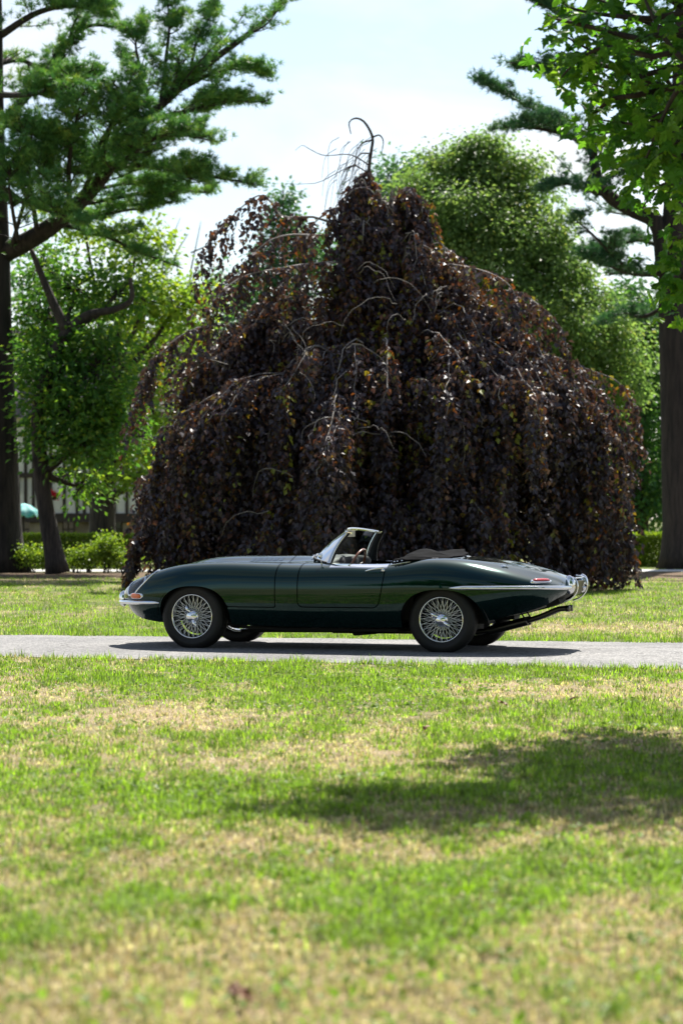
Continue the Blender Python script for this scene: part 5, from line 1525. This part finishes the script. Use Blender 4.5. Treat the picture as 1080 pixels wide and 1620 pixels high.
def shrub(label, px, py, D, w, h, n, seed):
    r = np.random.default_rng(seed)
    c = np.array([hx(px, D), D, 0.0])
    root = empty('garden_shrub', tuple(c)); tag(root, label, 'shrub', 'shrubs along the footpath')
    mb = MB(); pts = []
    for k in range(9):
        e = np.array([w * .5 * r.normal() * .7, w * .3 * r.normal(), h * (.75 + .3 * r.random())])
        P = limb_path([.05 * r.normal(), .05 * r.normal(), -.03], e, n=8, r=r); mb.tube(P, np.linspace(.012, .004, 8), 5)
        pts.append(P[4:])
    mb.build('stems', M_bark_dark, root)['kind'] = 'stuff'
    pts = np.concatenate(pts); i = r.integers(0, len(pts), n)
    p = pts[i] + r.normal(size=(n, 3)) * [.12, .12, .09]
    p[:, 2] = np.maximum(p[:, 2], .12)
    s = .075 * (.7 + .6 * r.random(n))
    leaves_object('foliage', p, unit(r.normal(size=(n, 3)) + [0, 0, -.2]), unit(r.normal(size=(n, 3)) + [0, 0, .8]), s, s * .6, np.clip(.55 + .22 * r.normal(size=n), 0, 1), M_shrub, root, np.zeros(3))['kind'] = 'stuff'
for k, (px, w, h, n, lb) in enumerate(((52, .5, .72, 1300, 'thin shrub just right of the left pine trunk'), (78, .5, .66, 1100, 'small shrub touching the leaning trunk on its left'), (122, .5, .62, 1000, 'sparse shrub right of the leaning trunk'), (142, .45, .60, 900, 'low shrub midway between leaning trunk and beech'), (168, .42, .80, 1700, 'dense dark upright shrub in the middle of the footpath gap'), (192, .4, .62, 900, 'sparse shrub next to the beech skirt'))):
    shrub(lb, px, 0, 53.0, w, h * (.95 if k == 4 else .78), int(n * (.8 if k == 4 else .5)), 60 + k)

# ------------------------------------------------------------------ half-timbered house behind the hedge
HD = 82.0
hz = -2.6
house = empty('tudor_house', (hx(90, HD), HD, hz))
tag(house, 'half-timbered house with stone ground floor behind the left hedge', 'house')
ho = np.array([hx(90, HD), HD, hz])
M_stone = pmat('tan_stone', (0.17, 0.14, 0.11), .9, noise=((0.30, 0.26, 0.21), 2.2), bump=(5, .6, .05))
M_plaster = pmat('white_plaster', (0.74, 0.73, 0.70), .9, noise=((0.62, 0.61, 0.58), 1.2))
M_timber = pmat('dark_timber', (0.035, 0.026, 0.022), .8)
M_slate = pmat('slate_roof', (0.085, 0.075, 0.07), .8, noise=((0.14, 0.12, 0.11), 3))
M_pane = pmat('dark_pane', (0.02, 0.025, 0.03), .08, spec=.8)
def hp(px, py): return np.array([hx(px, HD), HD, CAM_H + (YH - py) / FPX * HD])
xl, xr = hx(-150, HD), hx(330, HD)
zfl = hp(0, 820)[2]; ztop = 4.6
MB().box(((xl + xr) / 2 - ho[0], 3.0, (zfl - hz) / 2 - .1), (xr - xl, 6.0, zfl - hz + .2)).build('stone_wall', M_stone, house, smooth=False)
MB().box(((xl + xr) / 2 - ho[0], 2.85, (zfl + ztop) / 2 - hz + .1), (xr - xl - .02, 6.3, ztop - zfl - .02)).build('plaster_wall', M_plaster, house, smooth=False)
mb = MB()
rz0 = ztop - hz
mb.add(np.array([[xl - .4 - ho[0], -.8, rz0 - .1], [xr + .4 - ho[0], -.8, rz0 - .1], [xr + .4 - ho[0], 3, rz0 + 3.2], [xl - .4 - ho[0], 3, rz0 + 3.2], [xl - .4 - ho[0], 6.6, rz0 - .1], [xr + .4 - ho[0], 6.6, rz0 - .1]]), [[0, 1, 2, 3], [3, 2, 5, 4]])
mb.build('roof', M_slate, house, smooth=False)
MB().box(((xl + xr) / 2 - ho[0], -.36, zfl - hz + .02), (xr - xl, .16, .30)).build('beam', M_timber, house, smooth=False)
MB().box(((xl + xr) / 2 - ho[0], -.34, hp(0, 752)[2] - hz), (xr - xl, .10, .16)).build('beam', M_timber, house, smooth=False)
for px in np.cumsum([-140] + [11 + 13 * random.random() for _ in range(26)]):
    MB().box((hx(px, HD) - ho[0], -.335, (zfl + ztop) / 2 - hz + .12), (.10, .08, ztop - zfl - .1)).build('timber_post', M_timber, house, smooth=False)
def window(px0, px1, py0, py1, yoff):
    a, b = hp(px0, py1), hp(px1, py0); c = (a + b) / 2 - ho; w, h = b[0] - a[0], b[2] - a[2]
    wn_ = MB().box((c[0], yoff + .03, c[2]), (w, .06, h)).build('window', M_timber, house, smooth=False)
    nx = max(2, int(w / .22)); nz = max(2, int(h / .28))
    for i in range(nx):
        for j in range(nz):
            MB().box((c[0] - w / 2 + (i + .5) * w / nx, yoff - .006, c[2] - h / 2 + (j + .5) * h / nz), (w / nx - .045, .02, h / nz - .045)).build('pane', M_pane, wn_, smooth=False)
window(26, 49, 823, 852, -.06); window(171, 193, 824, 850, -.06); window(100, 118, 825, 850, -.06); window(-60, -30, 823, 852, -.06)
window(22, 34, 752, 780, -.40); window(128, 146, 760, 788, -.40); window(205, 222, 800, 830, -.06)
# arched doorway
mb = MB(); a = hp(233, 850) - ho; w = .42; top = hp(233, 835)[2] - hz
an = np.linspace(0, math.pi, 14)
for (s1, s2, yo, m_, nm_) in ((1.0, .78, -.10, None, 'door_arch'),):
    ring = np.array([[(a[0] + w * k * math.cos(t), yo, top + w * k * math.sin(t)) for t in an] for k in (s1, s2)])
    ring2 = ring + [0, .10, 0]
    mb.grid(np.concatenate([ring, ring2[::-1]]), close_u=True)
arch = mb.build('door_arch', pmat('warm_brick', (0.33, 0.19, 0.12), .9, noise=((0.22, 0.12, 0.08), 8)), house, smooth=False)
MB().box((a[0], -.02, top - .75), (w * 1.5, .05, 1.6)).build('door', M_pane, house, smooth=False)
mb = MB()
for px in (62, 205): mb.box((hx(px, HD) - ho[0], -.2, (zfl - hz) / 2), (.5, .4, zfl - hz - .2))
mb = None
for px in (58, 90, 150, 205):
    MB().box((hx(px, HD) - ho[0], -.09, (zfl - hz) / 2 - .1), (.42, .18, zfl - hz - .1)).build('stone_pier', M_stone, house, smooth=False)

# turquoise parasol on the terrace and a red hanging basket
ud = 77.0
up_ = np.array([hx(38, ud), ud, ground_z(0, ud)])
ub = empty('patio_umbrella', tuple(up_)); tag(ub, 'turquoise patio umbrella half hidden behind the left pine', 'umbrella')
uz = CAM_H + (YH - 796) / FPX * ud - up_[2]
MB().tube([(0, 0, 0), (0, 0, uz)], .025, 8).build('pole', M_timber, ub)
rows = []
for k, (rr0, dz) in enumerate(((.01, 0), (.2, -.06), (.4, -.20), (.52, -.33), (.525, -.42))):
    rows.append([(rr0 * (1 + .04 * math.cos(8 * t)) * math.cos(t), rr0 * (1 + .04 * math.cos(8 * t)) * math.sin(t), uz + dz + (.05 * math.cos(8 * t) if k > 2 else 0)) for t in np.linspace(0, 2 * math.pi, 48, endpoint=False)])
MB().grid(np.array(rows), close_v=True).build('canopy', pmat('turquoise_canvas', (0.07, 0.36, 0.34), .8, noise=((0.32, 0.58, 0.55), 6)), ub)
fb_ = np.array([hx(84, 81), 81.0, CAM_H + (YH - 786) / FPX * 81])
fbk = empty('flower_basket', tuple(fb_)); tag(fbk, 'small basket of red flowers hanging on the house front', 'flowers')
MB().lathe([(-.12, .04), (-.08, .1), (0, .14)], 14, 'z').build('basket', M_timber, fbk)
n = 260; rr_ = np.random.default_rng(8); p = rr_.normal(size=(n, 3)) * [.1, .1, .06] + [0, 0, .06]
leaves_object('flowers', p, rand_dirs(n, rr_), rand_dirs(n, rr_), .07, .06, rr_.random(n), leaf_mat('red_petal', [(0, (.5, .01, .03)), (1, (.7, .03, .06))], .3), fbk, np.zeros(3))['kind'] = 'stuff'
# ------------------------------------------------------------------ trees across the lawn behind the camera (they show in the paint)
for k, (x, y, h_, lb) in enumerate(((-17, -13, 15, 'tall leafy tree far left behind the viewpoint'), (-9, -19, 17, 'tall leafy tree left behind the viewpoint'), (-1, -16, 16, 'tall leafy tree straight behind the viewpoint'), (7, -20, 18, 'tall leafy tree right behind the viewpoint'), (15, -14, 15, 'tall leafy tree far right behind the viewpoint'))):
    b0 = np.array([x, y, 0.0])
    broadleaf('park_tree', lb, [b0, b0 + [.1, 0, 2], b0 + [0, .2, 4], b0 + [.2, 0, 7]], [.4, .36, .3, .16],
              [(b0 + [0, 0, h_ * .5], (4.8, 4, h_ * .22), 130), (b0 + [-2.8, 0, h_ * .36], (2.8, 2.6, 2.2), 60), (b0 + [2.8, .4, h_ * .38], (2.8, 2.6, 2.2), 60), (b0 + [0, 0, h_ * .78], (3.6, 3.4, h_ * .2), 90)],
              .55, M_leaf_dark, M_bark_dark, per=24, clump=.9, seed=200 + k, limbs=False, group='trees behind the viewpoint')

# ------------------------------------------------------------------ grass
r = np.random.default_rng(99)
C_DRY = np.array([[0.52, 0.42, 0.29], [0.43, 0.335, 0.225], [0.66, 0.57, 0.43], [0.33, 0.24, 0.16]])
C_GRN = np.array([[0.190, 0.260, 0.066], [0.220, 0.345, 0.036], [0.300, 0.450, 0.034], [0.140, 0.215, 0.050]])
def blades(x, y, dry, hgt, wid, seg, name, label, lean=.72, zb=0.0, tone=1.0):
    n = len(x)
    isd = r.random(n) < np.clip(dry * 1.15 - .08, 0.03, .97)
    ci = r.integers(0, 4, n)
    col = np.where(isd[:, None], C_DRY[ci], C_GRN[ci]) * ((.85 + .3 * r.random(n)) * tone)[:, None]
    h = hgt * (.55 + .7 * r.random(n)) * np.where(isd, .75, 1.0)
    yaw = r.random(n) * 2 * np.pi; ln = lean * (.25 + r.random(n)) * np.where(isd, 1.5, 1.0)
    fx, fy = np.cos(yaw), np.sin(yaw); sx, sy = -fy, fx
    w = wid * (.7 + .6 * r.random(n))
    z0 = np.full(n, zb)
    B0 = np.stack([x, y, z0], -1); S_ = np.stack([sx, sy, 0 * sx], -1) * (w / 2)[:, None]; F_ = np.stack([fx, fy, 0 * fx], -1)
    ca = np.cos(np.minimum(ln, 1.35)); sa = np.sin(np.minimum(ln, 1.35))
    Tp = B0 + F_ * (h * sa)[:, None]; Tp[:, 2] += h * ca * .92
    if seg == 2:
        Md = B0 + F_ * (h * .5 * sa * .55)[:, None]; Md[:, 2] += h * .55
        V = np.stack([B0 - S_, B0 + S_, Md + S_ * .8, Md - S_ * .8, Tp], 1).reshape(-1, 3)
        k = np.arange(n)[:, None] * 5
        polys = [k + np.array([[0, 1, 2, 3]]), k + np.array([[3, 2, 4]])]; m = 5
    else:
        V = np.stack([B0 - S_, B0 + S_, Tp], 1).reshape(-1, 3); polys = [np.arange(3 * n).reshape(n, 3)]; m = 3
    me = raw_mesh(name, V, polys, M_grass, False, {'col': np.repeat(col, m, 0)})
    o = link(name, me); tag(o, label, 'grass', kind='stuff')
    return o
M_grass = col_attr_mat('grass_blade', 'col', trans=0.45, rough=0.55)
def scatter(n, y0, y1, slope=.165, pad=.35, tuft=12, spread=.022):
    """tufts of blades over the visible wedge of lawn between two distances, with a margin to the sides"""
    m = int(n / tuft)
    y = y0 + (y1 - y0) * r.random(m); x = (r.random(m) * 2 - 1) * (y * slope + pad)
    i = np.repeat(np.arange(m), tuft); sp = spread * (1 + .05 * np.maximum(y - 6, 0))
    tone = np.clip(1 + .28 * r.normal(size=m), .45, 1.8); bias = .28 * r.normal(size=m); tall_ = np.clip(1 + .28 * r.normal(size=m), .5, 2)
    return np.stack([x[i] + r.normal(size=len(i)) * sp[i], y[i] + r.normal(size=len(i)) * sp[i], tone[i], bias[i], tall_[i]], 1)
# near lawn: density falls with distance
A_ = np.concatenate([scatter(n, a, b) for n, a, b in ((80000, 5.2, 7.5), (95000, 7.5, 10.5), (110000, 10.5, 15.0), (120000, 15.0, 22.5))])
ed = road_near(A_[:, 0]) - A_[:, 1]
A_ = A_[ed > -.06 + .34 * (fbm(A_[:, 0] * 2.6, A_[:, 1] * 2.6, 3) - .5)]
X, Y, tone_, bias_, tl_ = A_.T
ed = road_near(X) - Y
d_ = np.clip(dryness(X, Y) + bias_, 0, 1)
tall = fbm(X * 1.6 + 40, Y * 1.6, 3)
hgt = (.020 + .018 * tall + .018 * (1 - d_)) * tl_ + .030 * np.exp(-(ed / .28) ** 2)
tx, ty = ground_xy(212, 1475)
tuft = np.exp(-(((X - tx) / .22) ** 2 + ((Y - ty) / .45) ** 2))
hgt = hgt + .06 * tuft
thin = r.random(len(X)) < np.clip(1.12 - .45 * d_, .35, 1)
X, Y, d_, hgt, tone_ = X[thin], Y[thin], d_[thin], hgt[thin], tone_[thin]
wid = .0042 + .00026 * np.maximum(Y - 6, 0)
nr = Y < 11.5
blades(X[nr], Y[nr], d_[nr], hgt[nr], wid[nr], 2, 'lawn_grass', 'patchy sunburnt grass nearest the viewpoint', tone=tone_[nr])
nr = ~nr
blades(X[nr], Y[nr], d_[nr], hgt[nr], wid[nr] * 1.25, 1, 'lawn_grass', 'patchy sunburnt grass of the front lawn up to the drive', tone=tone_[nr])
# lawn beyond the road
A_ = np.concatenate([scatter(n, a, b, pad=.6) for n, a, b in ((75000, 23.0, 30.0), (65000, 30.0, 40.0), (45000, 40.0, 50.0), (22000, 55.5, 66.0))])
X, Y, tone_, bias_, tl_ = A_.T
q = Y - road_far(X)
keep = q > -.05 + .34 * (fbm(X * 2.6, Y * 2.6, 3) - .5)
keep &= r.random(len(X)) > mulch(X, Y) * .9
X, Y, q, tone_, bias_, tl_ = X[keep], Y[keep], q[keep], tone_[keep], bias_[keep], tl_[keep]
d_ = np.clip(dryness(X, Y) + bias_, 0, 1)
hgt = (.036 + .025 * fbm(X * 1.3, Y * 1.3, 2)) * tl_ + .04 * np.exp(-(q / .3) ** 2)
blades(X, Y, d_, hgt, .0075 + .00016 * (Y - 23), 1, 'lawn_grass', 'brighter cut grass of the lawn beyond the drive', tone=tone_)
# broad-leaved weeds that dot the front lawn
x, y = scatter(6000, 5.6, 20.5, tuft=3, spread=.03).T[:2]
nz = fbm(x * 1.1 + 60, y * 1.1, 3); k = (nz > .52) & (road_near(x) - y > .1)
x, y = x[k], y[k]; n = len(x)
p = np.stack([x, y, .012 + .02 * r.random(n)], -1)
s = .018 + .016 * r.random(n)
V, qd = leaf_quads(p, unit(np.stack([r.normal(size=n), r.normal(size=n), .35 + .3 * r.random(n)], -1)), unit(r.normal(size=(n, 3)) * .3 + [0, 0, 1]), s * 1.5, s)
colr = np.array([.15, .235, .04]) * (.7 + .6 * r.random(n))[:, None]
me = raw_mesh('lawn_weeds', V, [qd], M_grass, False, {'col': np.repeat(colr, 4, 0)})
tag(link('lawn_weeds', me), 'small broad-leaved weeds among the foreground grass', 'weeds', kind='stuff')

# fallen leaves
M_dead = pmat('dead_leaf', (0.20, 0.075, 0.03), .7, noise=((0.12, 0.05, 0.02), 9))
for k, (px, py, sz, lb) in enumerate(((378, 1606, .075, 'curled brown dead leaf at the bottom edge of the lawn'), (801, 1126, .07, 'brown dead leaf on sunlit grass above the shaded patch'), (905, 1117, .06, 'small dead leaf on the grass near the right of the drive'), (668, 1166, .05, 'tiny dead leaf on dry grass below the rear wheel'))):
    gx, gy = ground_xy(px, py)
    V, T_ = protos[k % 6]
    o = link('fallen_leaf', raw_mesh('fallen_leaf', np.asarray(V) * [sz, sz, sz * 1.5], [T_], M_dead), None, (gx, gy, .055))
    o.rotation_euler = (.35, .2, k * 1.7)
    tag(o, lb, 'leaf', 'fallen leaves')
